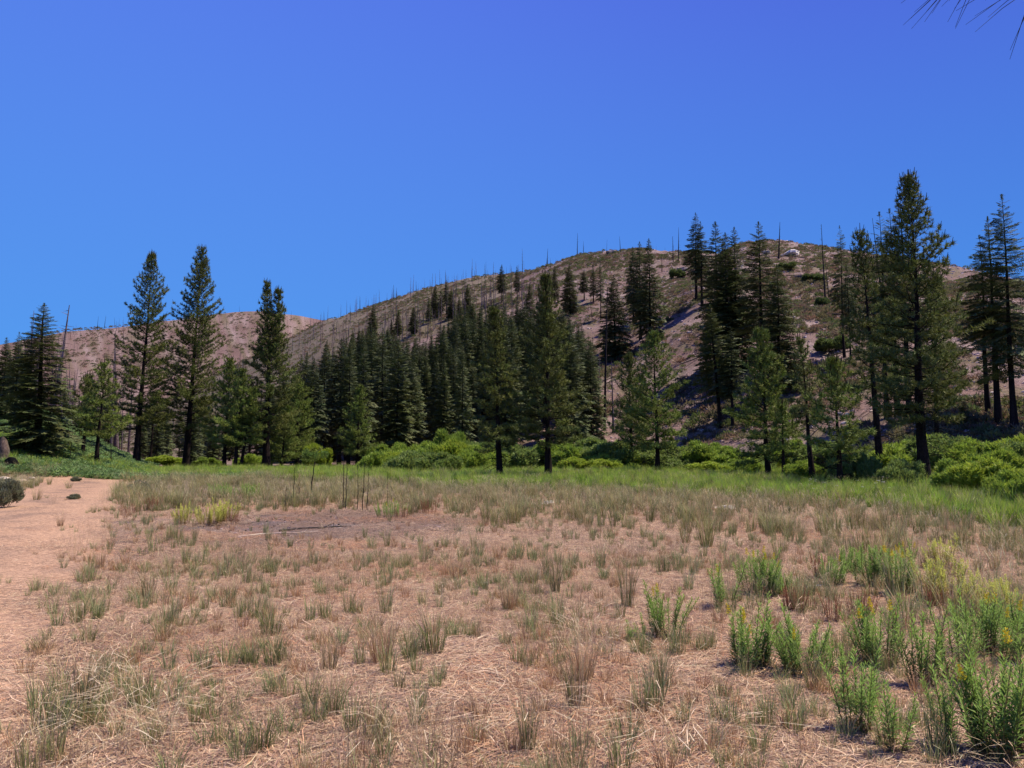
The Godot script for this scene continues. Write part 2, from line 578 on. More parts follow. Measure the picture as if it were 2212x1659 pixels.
# thin seed-bearing stalks of tall grass
func seed_stalks(count: int, h: float, spread: float, col: Color, head: Color, curve: float) -> Buf:
	var b := Buf.new()
	for i in count:
		var a := rf(0, TAU)
		var q := sqrt(rng.randf()) * spread
		var p0 := Vector3(cos(a) * q, -0.01, sin(a) * q)
		var l := h * rf(0.6, 1.1)
		var a2 := a + rf(-1.2, 1.2)
		var o := l * curve * rf(0.1, 1.0)
		var dirv := Vector3(cos(a2), 0, sin(a2))
		var last := p0
		var c1 := shade(col, 0.15)
		var side := Vector3(-dirv.z, 0.0, dirv.x) * 0.0012
		for j in 5:
			var f := (j + 1) / 5.0
			var p := p0 + dirv * o * pow(f, 2.2) + Vector3(0, l * (f - curve * 0.42 * pow(f, 3.0)), 0)
			var w := side * (1.0 - 0.5 * f)
			if j == 4:
				c1 = shade(head, 0.15)
				w = side * 1.3
			b.v.append_array([last - w, last + w, p - w, last + w, p + w, p - w])
			b.c.append_array([c1, c1, c1, c1, c1, c1])
			last = p
		for j in 5:
			var q2 := last - dirv * 0.012 * j - Vector3(0, 0.004 * j, 0) * (1.0 - curve)
			var e2 := q2 + Vector3(rf(-1, 1), rf(-0.6, 0.9), rf(-1, 1)).normalized() * 0.022
			tri(b, q2 - side, q2 + side, e2, c1)
	return b

# flattened dry stems lying on the ground over about a square metre
func straw_mat(count: int, tones: Array) -> Buf:
	var b := Buf.new()
	var drift := rf(0, TAU)
	for i in count:
		var q := sqrt(rng.randf()) * 0.72
		var a := rf(0, TAU)
		var p := Vector3(cos(a) * q, rf(0.0, 0.022), sin(a) * q)
		var d := (drift if rng.randf() < 0.45 else rf(0, TAU)) + rf(-0.7, 0.7)
		var l := rf(0.05, 0.26)
		var dir := Vector3(cos(d), rf(-0.10, 0.14), sin(d)) * l
		var mid := p + dir * 0.5 + Vector3(-dir.z, 0, dir.x) * rf(-0.2, 0.2) + Vector3(0, rf(0.0, 0.014), 0)
		var w := rf(0.0018, 0.0040)
		var s := Vector3(-dir.z, rf(-0.3, 0.3) * l, dir.x).normalized() * w * 0.5
		var e := p + dir
		e.y = maxf(e.y, 0.002)
		var col: Color = shade(tones[rng.randi() % tones.size()], 0.22)
		b.v.append_array([p - s, p + s, mid - s, p + s, mid + s, mid - s, mid - s, mid + s, e])
		for k in 9:
			b.c.append(col)
	return b

# one upright shoot with narrow leaves all the way up; unit height
func shoot(h: float, leaves: int, leaf_l: float, c_low: Color, c_high: Color, withered: float) -> ArrayMesh:
	var st := Buf.new()
	var b := Buf.new()
	var bend := Vector3(rf(-1, 1), 0, rf(-1, 1)) * 0.13 * h
	tube(st, [Vector3(0, -0.02, 0), Vector3(0, h * 0.5, 0) + bend * 0.3, Vector3(0, h, 0) + bend], [0.0035, 0.0028, 0.0015], 4, c_low.lerp(Color(0.2, 0.1, 0.06), 0.5))
	var a := rf(0, TAU)
	for i in leaves:
		var f := 0.10 + 0.90 * float(i) / leaves
		a += 2.4 + rf(-0.3, 0.3)
		var o := Vector3(0, h * f, 0) + bend * f * f
		if rng.randf() < 0.12:
			continue
		var l := leaf_l * rf(0.55, 1.2) * (1.0 - 0.45 * f * f) * (0.7 + 0.3 * smoothstep(0.0, 0.3, f))
		var up := lerpf(0.35, 1.3, f) - withered * rf(0.4, 1.6)
		var d := Vector3(cos(a), up, sin(a)).normalized()
		var s := d.cross(Vector3.UP).normalized() * l * (0.085 + 0.12 * withered)
		var mid := o + d * l * 0.45 + Vector3(0, l * 0.03, 0)
		var e := o + d * l - Vector3(0, l * (0.12 + 0.4 * withered), 0)
		var col := shade(c_low.lerp(c_high, f).lerp(Color(0.24, 0.13, 0.06), 0.75 if f < 0.26 and rng.randf() < 0.6 else 0.0), 0.2)
		var fold := Vector3(0, -l * 0.02, 0)
		b.v.append_array([o, mid - s - fold, mid + fold, mid - s - fold, e, mid + fold, o, mid + fold, mid + s - fold, mid + fold, e, mid + s - fold])
		for k in 12:
			b.c.append(col)
	return finish([b, st], [M.leaf, M.wood])

# a plume of tiny flowers that tops a shoot
func flower_plume(h: float, col: Color) -> ArrayMesh:
	var b := Buf.new()
	for i in 90:
		var f := rng.randf()
		var a := rf(0, TAU)
		var q := h * 0.26 * (1.0 - f * 0.8) * sqrt(rng.randf())
		var o := Vector3(cos(a) * q, f * h + q * 0.5, sin(a) * q)
		var d := Vector3(rf(-1, 1), rf(0, 1.2), rf(-1, 1)).normalized() * h * 0.13
		var s := d.cross(Vector3(rf(-1, 1), rf(-1, 1), rf(-1, 1))).normalized() * h * 0.035
		tri(b, o - s, o + s, o + d, shade(col, 0.25))
	return finish([b], [M.leaf])

func rock_mesh(rough: float, col: Color, subdiv := 10) -> ArrayMesh:
	var s := SphereMesh.new()
	s.radius = 0.5
	s.height = 1.0
	s.radial_segments = subdiv
	s.rings = subdiv / 2
	var a := s.get_mesh_arrays()
	var v: PackedVector3Array = a[Mesh.ARRAY_VERTEX]
	var idx: PackedInt32Array = a[Mesh.ARRAY_INDEX]
	var o := Vector3(rf(0, 90), rf(0, 90), rf(0, 90))
	var b := Buf.new()
	for i in idx:
		var p := v[i]
		var k := 1.0 + rough * big.get_noise_3d(p.x * 60.0 + o.x * 9.0, p.y * 60.0 + o.y * 9.0, p.z * 60.0 + o.z * 9.0) * 2.0
		p *= k
		p.y = clampf(p.y, -0.42, 0.36)
		b.v.append(p)
	for i in range(0, b.v.size(), 3):
		var c := shade(col, 0.12)
		b.c.append(c); b.c.append(c); b.c.append(c)
	return finish([b], [M.stone])

# ---------- textures ----------
func fleck_texture(seed_n: int, strokes: int, lo: float, hi: float, long: int) -> ImageTexture:
	var g := RandomNumberGenerator.new()
	g.seed = seed_n
	var nz := FastNoiseLite.new()
	nz.seed = seed_n
	nz.frequency = 0.03
	var im := nz.get_seamless_image(1024, 1024)
	im.convert(Image.FORMAT_RGB8)
	var data := PackedByteArray()
	data.resize(1024 * 1024 * 3)
	var src := im.get_data()
	for i in 1024 * 1024:
		var k := 0.62 + 0.30 * (src[i * 3] / 255.0 - 0.5)
		var q := clampi(int(255.0 * k), 0, 255)
		data[i * 3] = q; data[i * 3 + 1] = q; data[i * 3 + 2] = q
	for i in strokes:
		var x := g.randf() * 1024.0
		var y := g.randf() * 1024.0
		var a := g.randf() * TAU
		var tone := g.randf_range(lo, hi)
		var warm := g.randf_range(-0.04, 0.06)
		for k in g.randi_range(long / 3, long):
			var p := ((int(y) & 1023) * 1024 + (int(x) & 1023)) * 3
			data[p] = clampi(int(255 * (tone + warm)), 0, 255)
			data[p + 1] = clampi(int(255 * tone), 0, 255)
			data[p + 2] = clampi(int(255 * (tone - warm)), 0, 255)
			x += cos(a)
			y += sin(a)
			a += 0.02
	return ImageTexture.create_from_image(Image.create_from_data(1024, 1024, false, Image.FORMAT_RGB8, data))

func bark_texture() -> NoiseTexture2D:
	var n := FastNoiseLite.new()
	n.seed = 5
	n.frequency = 0.02
	n.fractal_octaves = 4
	var t := NoiseTexture2D.new()
	t.width = 512
	t.height = 512
	t.seamless = true
	t.noise = n
	var g := Gradient.new()
	g.colors = PackedColorArray([Color(0.35, 0.33, 0.32), Color(1, 0.96, 0.92)])
	t.color_ramp = g
	return t

func make_materials() -> void:
	M.needle = mat(0.55, 0.6)
	M.leaf = mat(0.55, 0.9)
	M.grass = mat(0.7, 0.8)
	M.straw = mat(0.75, 0.3)
	M.wood = mat(0.85)
	M.bark = mat(0.95)
	M.bark.albedo_texture = bark_texture()
	M.bark.uv1_triplanar = true
	M.bark.uv1_scale = Vector3(2.2, 0.55, 2.2)
	M.stone = mat(0.9)
	var grain := fleck_texture(11, 16000, 0.35, 0.95, 40)
	var grit := fleck_texture(12, 30000, 0.3, 0.95, 7)
	M.soil = mat(0.95)
	M.soil.albedo_texture = grain
	M.track = mat(0.95)
	M.track.albedo_texture = fleck_texture(14, 42000, 0.25, 1.0, 9)
	M.slope = mat(0.95)
	M.slope.albedo_texture = fleck_texture(13, 60000, 0.12, 1.0, 8)
	for k in ["soil", "track", "slope"]:
		M[k].cull_mode = BaseMaterial3D.CULL_BACK

# ---------- land meshes ----------
func build_land() -> void:
	var radii := [0.02]
	var r := 0.8
	while r < 2600.0:
		radii.append(r)
		r *= 1.0168 if r < 480.0 else 1.035
	var az := []
	var a := -52.0
	while a < 52.0:
		az.append(deg_to_rad(a))
		a += 0.26
	a = 52.0
	while a < 308.0:
		az.append(deg_to_rad(a))
		a += 4.0
	var na := az.size()
	var nr := radii.size()
	var v := PackedVector3Array()
	var c := PackedColorArray()
	var uv := PackedVector2Array()
	var is_meadow := 0
	for i in nr:
		for j in na:
			var x: float = sin(az[j]) * radii[i]
			var z: float = -cos(az[j]) * radii[i]
			v.append(Vector3(x, land(x, z), z))
			var rr: float = radii[i]
			var g := Color()
			if rr < 62.0:
				g = ground_color(x, z, rr)
			elif rr < 100.0:
				g = ground_color(x, z, rr).lerp(hill_color(x, z, rr), clampf(v[v.size() - 1].y / 2.5, 0, 1))
			else:
				g = hill_color(x, z, rr)
			var k := 1.55
			c.append(Color(g.r * k, g.g * k, g.b * k))
			uv.append(Vector2(x, z) * (0.42 if rr < 70.0 else 0.034))
	var n := PackedVector3Array()
	n.resize(v.size())
	for i in nr:
		for j in na:
			var du := v[i * na + (j + 1) % na] - v[i * na + (j + na - 1) % na]
			var dv := v[mini(i + 1, nr - 1) * na + j] - v[maxi(i - 1, 0) * na + j]
			var m := du.cross(dv)
			if m.y < 0.0:
				m = -m
			n[i * na + j] = m.normalized() if m.length() > 1e-9 else Vector3.UP
	var cuts := [[0.0, 70.0, "meadow", M.soil, "dry straw meadow with a lush green far edge below the hills", "meadow"], [70.0, 500.0, "hillside", M.slope, "pink burnt hillside of rubble and brush rising behind the trees", "hill"], [500.0, 9999.0, "far_hill", M.slope, "distant bare hill across the valley with snags on its crest", "hill"]]
	for cut in cuts:
		var idx := PackedInt32Array()
		for i in nr - 1:
			if radii[i] < cut[0] or radii[i] >= cut[1]:
				continue
			for j in na:
				var k := (j + 1) % na
				idx.append_array([i * na + j, (i + 1) * na + j, i * na + k, i * na + k, (i + 1) * na + j, (i + 1) * na + k])
		# keep only the vertices this piece uses
		var first := idx[0]
		var last := 0
		for q in idx:
			first = mini(first, q)
			last = maxi(last, q)
		for q in idx.size():
			idx[q] -= first
		var arr := []
		arr.resize(Mesh.ARRAY_MAX)
		arr[Mesh.ARRAY_VERTEX] = v.slice(first, last + 1)
		arr[Mesh.ARRAY_NORMAL] = n.slice(first, last + 1)
		arr[Mesh.ARRAY_COLOR] = c.slice(first, last + 1)
		arr[Mesh.ARRAY_TEX_UV] = uv.slice(first, last + 1)
		arr[Mesh.ARRAY_INDEX] = idx
		var m := ArrayMesh.new()
		m.add_surface_from_arrays(Mesh.PRIMITIVE_TRIANGLES, arr)
		m.surface_set_material(0, cut[3])
		var o := part(cut[2], m, self)
		tag(o, cut[4], cut[5])
		o.set_meta("kind", "structure")

# a strip of bare earth that follows the land
func strip(called: String, label: String, centre: Array, half: float, lift: float, tone: Color, strips := 22) -> void:
	var v := PackedVector3Array()
	var c := PackedColorArray()
	var uv := PackedVector2Array()
	var idx := PackedInt32Array()
	for i in centre.size():
		var t: Vector3 = centre[mini(i + 1, centre.size() - 1)] - centre[maxi(i - 1, 0)]
		t.y = 0.0
		var s := Vector3(-t.z, 0, t.x).normalized()
		for j in strips + 1:
			var f := 2.0 * j / strips - 1.0
			var w := half * (1.0 + 0.16 * patchy.get_noise_2d(i * 9.0, 70.0 * signf(f)))
			var p: Vector3 = centre[i] + s * f * w
			var e := absf(f)
			var rut := 0.035 * exp(-pow((e - 0.55) / 0.22, 2.0))
			p.y = land(p.x, p.z) + lift * (1.0 - smoothstep(0.8, 1.0, e)) - 0.006 - rut * 0.4 + 0.012 * (1.0 - e)
			v.append(p)
			var n := patchy.get_noise_2d(p.x * 26.0, p.z * 26.0) + 0.5 * patchy.get_noise_2d(p.x * 6.0 + 50.0, p.z * 6.0)
			var g := tone.lerp(Color(0.34, 0.225, 0.16), clampf(0.3 + n * 1.5, 0, 0.8))
			g = g.lerp(tone * 1.12, exp(-pow((e - 0.55) / 0.25, 2.0)) * 0.7)
			c.append(Color(g.r * 1.5, g.g * 1.5, g.b * 1.5))
			uv.append(Vector2(p.x * 0.8 - p.z * 0.6, p.x * 0.6 + p.z * 0.8) * 0.27)
	var k := strips + 1
	for i in centre.size() - 1:
		for j in strips:
			var q := i * k + j
			idx.append_array([q, q + k, q + 1, q + 1, q + k, q + k + 1])
	var st := SurfaceTool.new()
	var arr := []
	arr.resize(Mesh.ARRAY_MAX)
	arr[Mesh.ARRAY_VERTEX] = v
	arr[Mesh.ARRAY_COLOR] = c
	arr[Mesh.ARRAY_TEX_UV] = uv
	arr[Mesh.ARRAY_INDEX] = idx
	st.create_from_arrays(arr)
	st.generate_normals()
	var m := st.commit()
	var nn: PackedVector3Array = m.surface_get_arrays(0)[Mesh.ARRAY_NORMAL]
	if nn[0].y < 0.0:
		for q in range(0, idx.size(), 3):
			var w := idx[q]
			idx[q] = idx[q + 1]
			idx[q + 1] = w
		arr[Mesh.ARRAY_INDEX] = idx
		st.create_from_arrays(arr)
		st.generate_normals()
		m = st.commit()
	m.surface_set_material(0, M.track)
	var o := part(called, m, self)
	tag(o, label, "dirt track")
	o.set_meta("kind", "structure")

# ---------- placing trees ----------
func stand_pine(bx: float, by: float, tx: float, ty: float, low: float, half: float, dense: float, green: Color, bare: int, label: String, leaders := [Vector3.ZERO], thick := 1.0) -> void:
	var p := on_land(bx, by, 12.0, 140.0)
	var r := Vector2(p.x, p.z).length()
	var top := EYE + climb_of(tx, ty) * r
	var h := top - p.y
	var scale_px := r / FX * 1.04
	var reach := 1.22
	var lean := Vector3((tx - bx) * scale_px, 0, 0)
	var lead := []
	for l in leaders:
		lead.append(l * scale_px)
	var t := thing("pine_tree", label, "pine tree", p, 0.0, "long-needled pines along the meadow edge")
	var made := pine(h, low, half * scale_px * reach, dense, green, lead, bare, (0.0125 * h + 0.075) * thick, lean)
	part("trunk", made[0], t)
	part("crown", made[1], t)

func stand_fir(proto: Node3D, proto_h: float, bx: float, by: float, ty: float, wide: float, label: String, group: String, tilt := 0.0) -> void:
	var p := on_land(bx, by, 40.0, 600.0)
	var r := Vector2(p.x, p.z).length()
	var h := EYE + climb_of(bx, ty) * r - p.y
	var o := copy_of(proto, label, group)
	o.position = p
	o.rotation = Vector3(0, rf(0, TAU), tilt)
	o.scale = Vector3(h / proto_h * wide * 1.22, h / proto_h, h / proto_h * wide * 1.22)

func _ready() -> void:
	# ----- camera -----
	var cam := Camera3D.new()
	cam.name = "camera"
	cam.fov = 2.0 * rad_to_deg(atan(CY / FX))
	cam.position = Vector3(0, EYE, 0)
	cam.rotation = Vector3(PITCH, 0, 0)
	cam.near = 0.05
	cam.far = 6000.0
	cam.current = true
	add_child(cam)
	# ----- sky -----
	var sky_im := Image.create(512, 256, false, Image.FORMAT_RGBF)
	var top_l := Color8(76, 82, 214).srgb_to_linear()
	var top_r := Color8(88, 118, 234).srgb_to_linear()
	var low_l := Color8(74, 160, 238).srgb_to_linear()
	var low_r := Color8(86, 164, 243).srgb_to_linear()
	for y in 256:
		for x in 512:
			var az := (x / 512.0 - 0.5) * TAU
			var el := (0.5 - (y + 0.5) / 256.0) * PI
			var side := 0.5 + 0.5 * sin(az - 0.25)
			side = smoothstep(0.15, 0.85, side)
			var k := pow(clampf(el / 0.66, 0.0, 1.0), 0.9)
			var c := low_l.lerp(low_r, side).lerp(top_l.lerp(top_r, side), k)
			sky_im.set_pixel(x, y, c)
	var pan := PanoramaSkyMaterial.new()
	pan.panorama = ImageTexture.create_from_image(sky_im)
	var env := Environment.new()
	env.background_mode = Environment.BG_SKY
	env.sky = Sky.new()
	env.sky.sky_material = pan
	env.background_energy_multiplier = 0.66
	env.tonemap_mode = Environment.TONE_MAPPER_LINEAR
	env.tonemap_exposure = 1.48
	env.sdfgi_enabled = true
	env.ssao_enabled = true
	env.ssil_enabled = true
	var we := WorldEnvironment.new()
	we.name = "environment"
	we.environment = env
	add_child(we)
	# ----- sun: high, from the side and a little ahead -----
	var sun := DirectionalLight3D.new()
	sun.name = "sun"
	sun.light_color = Color(1.0, 0.95, 0.87)
	sun.light_energy = 1.6
	sun.light_angular_distance = 0.5
	sun.shadow_enabled = true
	var s_az := deg_to_rad(80.0)
	var s_el := deg_to_rad(65.0)
	var to_sun := Vector3(sin(s_az) * cos(s_el), sin(s_el), -cos(s_az) * cos(s_el))
	sun.look_at_from_position(Vector3.ZERO, -to_sun, Vector3.UP)
	add_child(sun)

	rng.seed = 20250712
	big.seed = 3
	big.frequency = 0.012
	big.fractal_octaves = 4
	fine.seed = 8
	fine.frequency = 0.12
	patchy.seed = 21
	patchy.frequency = 0.03
	patchy.fractal_octaves = 3
	make_materials()
	make_tables()
	make_templates()
	build_land()
	var line := []
	var d := -12.0
	while d < 45.0:
		var x := track_right(maxf(d, 0.0)) - 2.0 + (0.0 if d > 0.0 else -d * 0.3)
		line.append(Vector3(x, 0, -d))
		d += 0.35
	strip("dirt_track", "orange dirt track with two wheel ruts running to the trees", line, 2.15, 0.045, Color(0.60, 0.375, 0.235))
	var upper := []
	for q in [[222, 1003], [206, 996], [190, 988], [176, 981], [166, 975], [156, 969], [146, 963], [136, 957]]:
		upper.append(on_land(q[0], q[1], 45.0, 120.0))
	strip("footpath", "pale footpath climbing the green bank beside the pines", upper, 0.8, 0.08, Color(0.52, 0.33, 0.22), 6)
	build_trees()
	build_hill_things()
	build_bushes()
	build_meadow()
	build_weeds()
	build_small_things()

const PINE_GREEN := Color(0.150, 0.172, 0.042)
const YOUNG_GREEN := Color(0.195, 0.245, 0.050)
const FIR_GREEN := Color(0.110, 0.130, 0.046)

func build_trees() -> void:
	stand_pine(1998, 1049, 1995, 375, 0.22, 94, 0.93, PINE_GREEN, 46, "tallest pine, broad and dense, on a forked charred base in willows", [Vector3.ZERO], 1.15)
	stand_pine(2020, 1030, 2040, 600, 0.4, 44, 0.9, PINE_GREEN, 10, "slimmer pine leaning out of the forked base behind the tallest pine")
	stand_pine(1905, 1036, 1883, 493, 0.34, 52, 0.72, PINE_GREEN, 30, "thin sparse pine leaning slightly beside the tallest pine")
	stand_pine(1816, 1058, 1812, 774, 0.22, 52, 0.8, YOUNG_GREEN, 24, "small open pine standing forward of the thin leaning pine")
	stand_pine(1757, 1047, 1741, 734, 0.42, 34, 0.62, PINE_GREEN, 22, "spindly pine with a scant crown and long bare stem")
	stand_pine(1661, 1036, 1652, 710, 0.14, 62, 0.98, YOUNG_GREEN, 18, "bushy bright green pine with a dense cone of branches")
	stand_pine(1694, 1040, 1693, 880, 0.45, 30, 0.7, YOUNG_GREEN, 10, "little thin pine tucked behind the bushy bright green pine")
	stand_pine(1421, 1025, 1417, 718, 0.18, 66, 0.9, YOUNG_GREEN, 34, "mid-sized pine with reddish trunk and drooping limbs over tall grass")
	stand_pine(1364, 1021, 1362, 763, 0.24, 42, 0.85, PINE_GREEN, 20, "narrow dark pine close against the pine with reddish trunk")
	stand_pine(1375, 1018, 1387, 812, 0.42, 32, 0.8, PINE_GREEN, 8, "short pine between the narrow dark pine and the reddish trunk")
	stand_pine(1185, 1037, 1181, 597, 0.18, 66, 0.98, PINE_GREEN, 44, "big central pine with black base and arching dead lower limbs")
	stand_pine(1080, 1037, 1066, 663, 0.19, 52, 0.96, PINE_GREEN, 40, "dark pine on a straight black trunk in front of the round willow")
	stand_pine(770, 1011, 775, 834, 0.16, 36, 0.97, YOUNG_GREEN, 12, "compact young pine at the end of the willow thicket")
	stand_pine(717, 990, 727, 825, 0.3, 33, 0.9, YOUNG_GREEN, 12, "young pine with twin thin stems behind the compact one")
	stand_pine(733, 995, 742, 860, 0.4, 28, 0.8, YOUNG_GREEN, 8, "second stem of the twin young pines, shorter one")
	stand_pine(575, 1016, 573, 606, 0.20, 58, 0.93, PINE_GREEN, 30, "fork-topped pine with two leaders above a thick black trunk", [Vector3(-6, 0, 0), Vector3(17, 0, 0)], 1.3)
	stand_pine(643, 1012, 638, 812, 0.12, 46, 0.95, YOUNG_GREEN, 8, "bright leafy young pine under the skirts of the fork-topped pine")
	stand_pine(606, 1014, 618, 880, 0.15, 34, 0.95, YOUNG_GREEN, 6, "low bushy pine filling the foot of the fork-topped pine")
	stand_pine(484, 1014, 489, 775, 0.22, 44, 0.9, YOUNG_GREEN, 20, "medium pine on a slim trunk beside the pair of close trunks")
	stand_pine(507, 1017, 517, 800, 0.26, 44, 0.9, YOUNG_GREEN, 16, "pine with the thicker of two close trunks")
	stand_pine(518, 1017, 540, 838, 0.36, 34, 0.85, YOUNG_GREEN, 8, "pine with the thinner of two close trunks")
	stand_pine(401, 1012, 418, 532, 0.17, 68, 0.95, PINE_GREEN, 40, "tall full pine with tapering spire, inner one of the tall pair by the track")
	stand_pine(294, 1004, 308, 545, 0.18, 60, 0.9, PINE_GREEN, 44, "tall airy pine with gaps of sky in its crown near the track's end")
	stand_pine(322, 1004, 330, 850, 0.5, 30, 0.7, PINE_GREEN, 12, "thin pine close behind the tall airy pine")
	stand_pine(208, 1006, 215, 786, 0.30, 44, 0.85, YOUNG_GREEN, 24, "lone young pine standing at the bend of the track")
	stand_pine(178, 985, 184, 812, 0.3, 34, 0.9, PINE_GREEN, 14, "dark pine just behind the lone young pine")

	# firs: a few individuals are built and then repeated
	var kinds := []
	for i in 6:
		var low: float = [0.06, 0.12, 0.22, 0.05, 0.34, 0.28][i]
		var wide: float = [2.3, 2.0, 1.9, 2.6, 1.7, 2.1][i]
		var k := proto_node("fir_tree", "fir tree")
		var made := fir(18.0, low, wide * 1.25, 0.36, [0.95, 0.92, 0.86, 0.95, 0.8, 0.88][i], FIR_GREEN.lerp(Color(0.06, 0.08, 0.04), i * 0.12), far_sprays, 0.24)
		part("trunk", made[0], k)
		part("crown", made[1], k)
		kinds.append(k)
	var fine_kinds := []
	for i in 3:
		var k := proto_node("fir_tree", "fir tree")
		var made := fir(18.0, [0.05, 0.26, 0.38][i], [3.0, 2.7, 2.3][i], [0.28, 0.40, 0.42][i], [0.98, 0.86, 0.8][i], FIR_GREEN, sprays, [0.34, 0.26, 0.24][i])
		part("trunk", made[0], k)
		part("crown", made[1], k)
		fine_kinds.append(k)
	var g1 := "firs at the mouth of the track"
	var g2 := "firs on the pink hillside"
	var g3 := "firs at the hill foot by the tallest pine"
	stand_fir(fine_kinds[0], 18.0, 78, 988, 653, 1.35, "big dense dark fir on the bank above the track's end", g1)
	stand_fir(fine_kinds[1], 18.0, 60, 936, 742, 0.9, "fir on the bank just behind the big dense fir", g1)
	stand_fir(fine_kinds[1], 18.0, 30, 928, 716, 0.95, "fir with a bare lower trunk at the top of the bank", g1)
	stand_fir(kinds[3], 18.0, 4, 912, 728, 1.0, "fir cut off by the picture's edge on the bank", g1)
	stand_fir(fine_kinds[1], 18.0, 2193, 934, 415, 0.92, "tall layered fir with ladder-like branches at the picture's edge", g3)
	stand_fir(fine_kinds[2], 18.0, 2158, 918, 464, 1.1, "fir with a long bare trunk next to the tall layered fir", g3)
	stand_fir(fine_kinds[2], 18.0, 2136, 900, 505, 1.05, "shorter fir against the bare-trunked fir", g3)
	stand_fir(fine_kinds[2], 18.0, 1918, 905, 455, 0.9, "fir whose tip shows beside the tallest pine, lowest of three", g3)
	stand_fir(fine_kinds[2], 18.0, 1941, 912, 448, 0.9, "middle fir of three tips behind the tallest pine", g3)
	stand_fir(fine_kinds[2], 18.0, 1966, 915, 417, 0.95, "highest fir tip of three behind the tallest pine", g3)
	stand_fir(kinds[1], 18.0, 2085, 930, 860, 1.6, "short young fir in the gap under the pines", g3)
	stand_fir(fine_kinds[2], 18.0, 1824, 774, 486, 0.72, "narrow column-like fir standing alone on the slope", g2)
	stand_fir(kinds[4], 18.0, 1838, 790, 560, 0.7, "thin fir hugging the narrow column-like fir", g2)
	stand_fir(kinds[4], 18.0, 1504, 655, 460, 1.15, "long-trunked fir high on the spur, taller of the pair", g2, 0.02)
	stand_fir(kinds[4], 18.0, 1517, 662, 478, 1.15, "long-trunked fir high on the spur, fuller of the pair", g2)
	stand_fir(kinds[2], 18.0, 1553, 800, 478, 1.1, "ragged fir at the near end of the dense row on the slope", g2)
	stand_fir(kinds[0], 18.0, 1574, 815, 502, 1.2, "broad fir in the middle of the dense row on the slope", g2)
	stand_fir(kinds[2], 18.0, 1593, 800, 490, 1.0, "fir with a pointed tip in the dense row on the slope", g2)
	stand_fir(fine_kinds[1], 18.0, 1556, 927, 655, 1.2, "lower fir on a leaning black trunk at the hill foot", g2, -0.06)
	stand_fir(kinds[4], 18.0, 1583, 925, 705, 1.2, "fir on a straight trunk beside the leaning one at the hill foot", g2)
	stand_fir(fine_kinds[1], 18.0, 1648, 815, 478, 1.15, "wide-armed fir rising behind the bushy bright green pine", g2)
	stand_fir(kinds[0], 18.0, 1686, 850, 570, 1.15, "dense cone-shaped fir below the wide-armed fir", g2)
	stand_fir(kinds[1], 18.0, 1405, 745, 515, 1.05, "tallest fir of the trio on the bare slope", g2)
	stand_fir(kinds[2], 18.0, 1384, 735, 522, 1.0, "second fir of the trio on the bare slope", g2)
	stand_fir(kinds[5], 18.0, 1369, 700, 533, 0.8, "thinnest fir of the trio on the bare slope", g2)
	stand_fir(kinds[3], 18.0, 1328, 778, 594, 1.15, "plump dark fir standing apart below the trio", g2)
	stand_fir(kinds[4], 18.0, 1298, 690, 565, 0.7, "needle-thin fir up the gully", g2)
	stand_fir(kinds[2], 18.0, 1282, 655, 575, 1.2, "small fir in a clump high in the gully", g2)
	stand_fir(kinds[5], 18.0, 1262, 650, 583, 1.3, "wider small fir in the clump high in the gully", g2)
	stand_fir(kinds[0], 18.0, 1231, 680, 570, 1.2, "bushy fir near the crest behind the big central pine", g2)
	stand_fir(kinds[1], 18.0, 1199, 655, 575, 1.1, "fir tip peeping over the big central pine", g2)
	stand_fir(kinds[1], 18.0, 1145, 720, 609, 1.1, "fir between the big central pine and the bare ridge", g2)
	stand_fir(kinds[4], 18.0, 1117, 653, 573, 1.0, "small long-stemmed fir on the ridge line, near the snags", g2)
	stand_fir(kinds[5], 18.0, 1084, 655, 571, 1.0, "small pointed fir on the ridge line, among the snags", g2)
	stand_fir(kinds[0], 18.0, 805, 735, 657, 1.1, "single fir standing clear of the forest on the grassy ridge", g2)

	for e in [[926, 700, 640, 0.9], [940, 690, 615, 1.1], [952, 688, 620, 1.0], [964, 684, 604, 1.0], [975, 690, 625, 1.2], [1010, 680, 612, 1.1], [992, 690, 640, 1.2], [860, 725, 668, 1.2], [893, 722, 662, 1.2], [846, 730, 690, 1.1]]:
		var spot := on_land(e[0], e[1], 90.0, 600.0)
		stand_fir(kinds[int(e[0]) % 5], 18.0, e[0], e[1], e[2], e[3], whereabouts(spot, 12.0, "fir among dead trees on the ridge").trim_prefix("mid-height "), "firs among the dead trees")
	# the dark forest on the lower slope: many alike
	var envelope := [[600, 790], [660, 755], [700, 740], [740, 722], [800, 705], [850, 715], [900, 730], [940, 715], [970, 690], [1000, 655], [1080, 665], [1180, 640], [1290, 720]]
	var made_trees := 0
	var spots := []
	var tries := 0
	while made_trees < 185 and tries < 12000:
		tries += 1
		var px := rf(610, 1290)
		var r := sqrt(rf(86.0 * 86.0, 215.0 * 215.0))
		var p := at_range(azimuth_of(px), r)
		var lim := climb_of(px, lerp_table(envelope, 1, px) + absf(rng.randfn(0.0, 26.0)))
		var h := EYE + lim * r - p.y
		if h < 8.0:
			continue
		h = minf(h, rf(13.0, 19.0))
		var ok := true
		for q in spots:
			if q.distance_squared_to(p) < 6.5:
				ok = false
				break
		if not ok:
			continue
		spots.append(p)
		var o := copy_of(kinds[rng.randi() % 6], whereabouts(p, h, "dark fir of the dense forest"), "firs of the dense forest")
		o.position = p
		o.rotation.y = rf(0, TAU)
		var k := rf(0.95, 1.35)
		o.scale = Vector3(h / 18.0 * k, h / 18.0, h / 18.0 * k)
		made_trees += 1
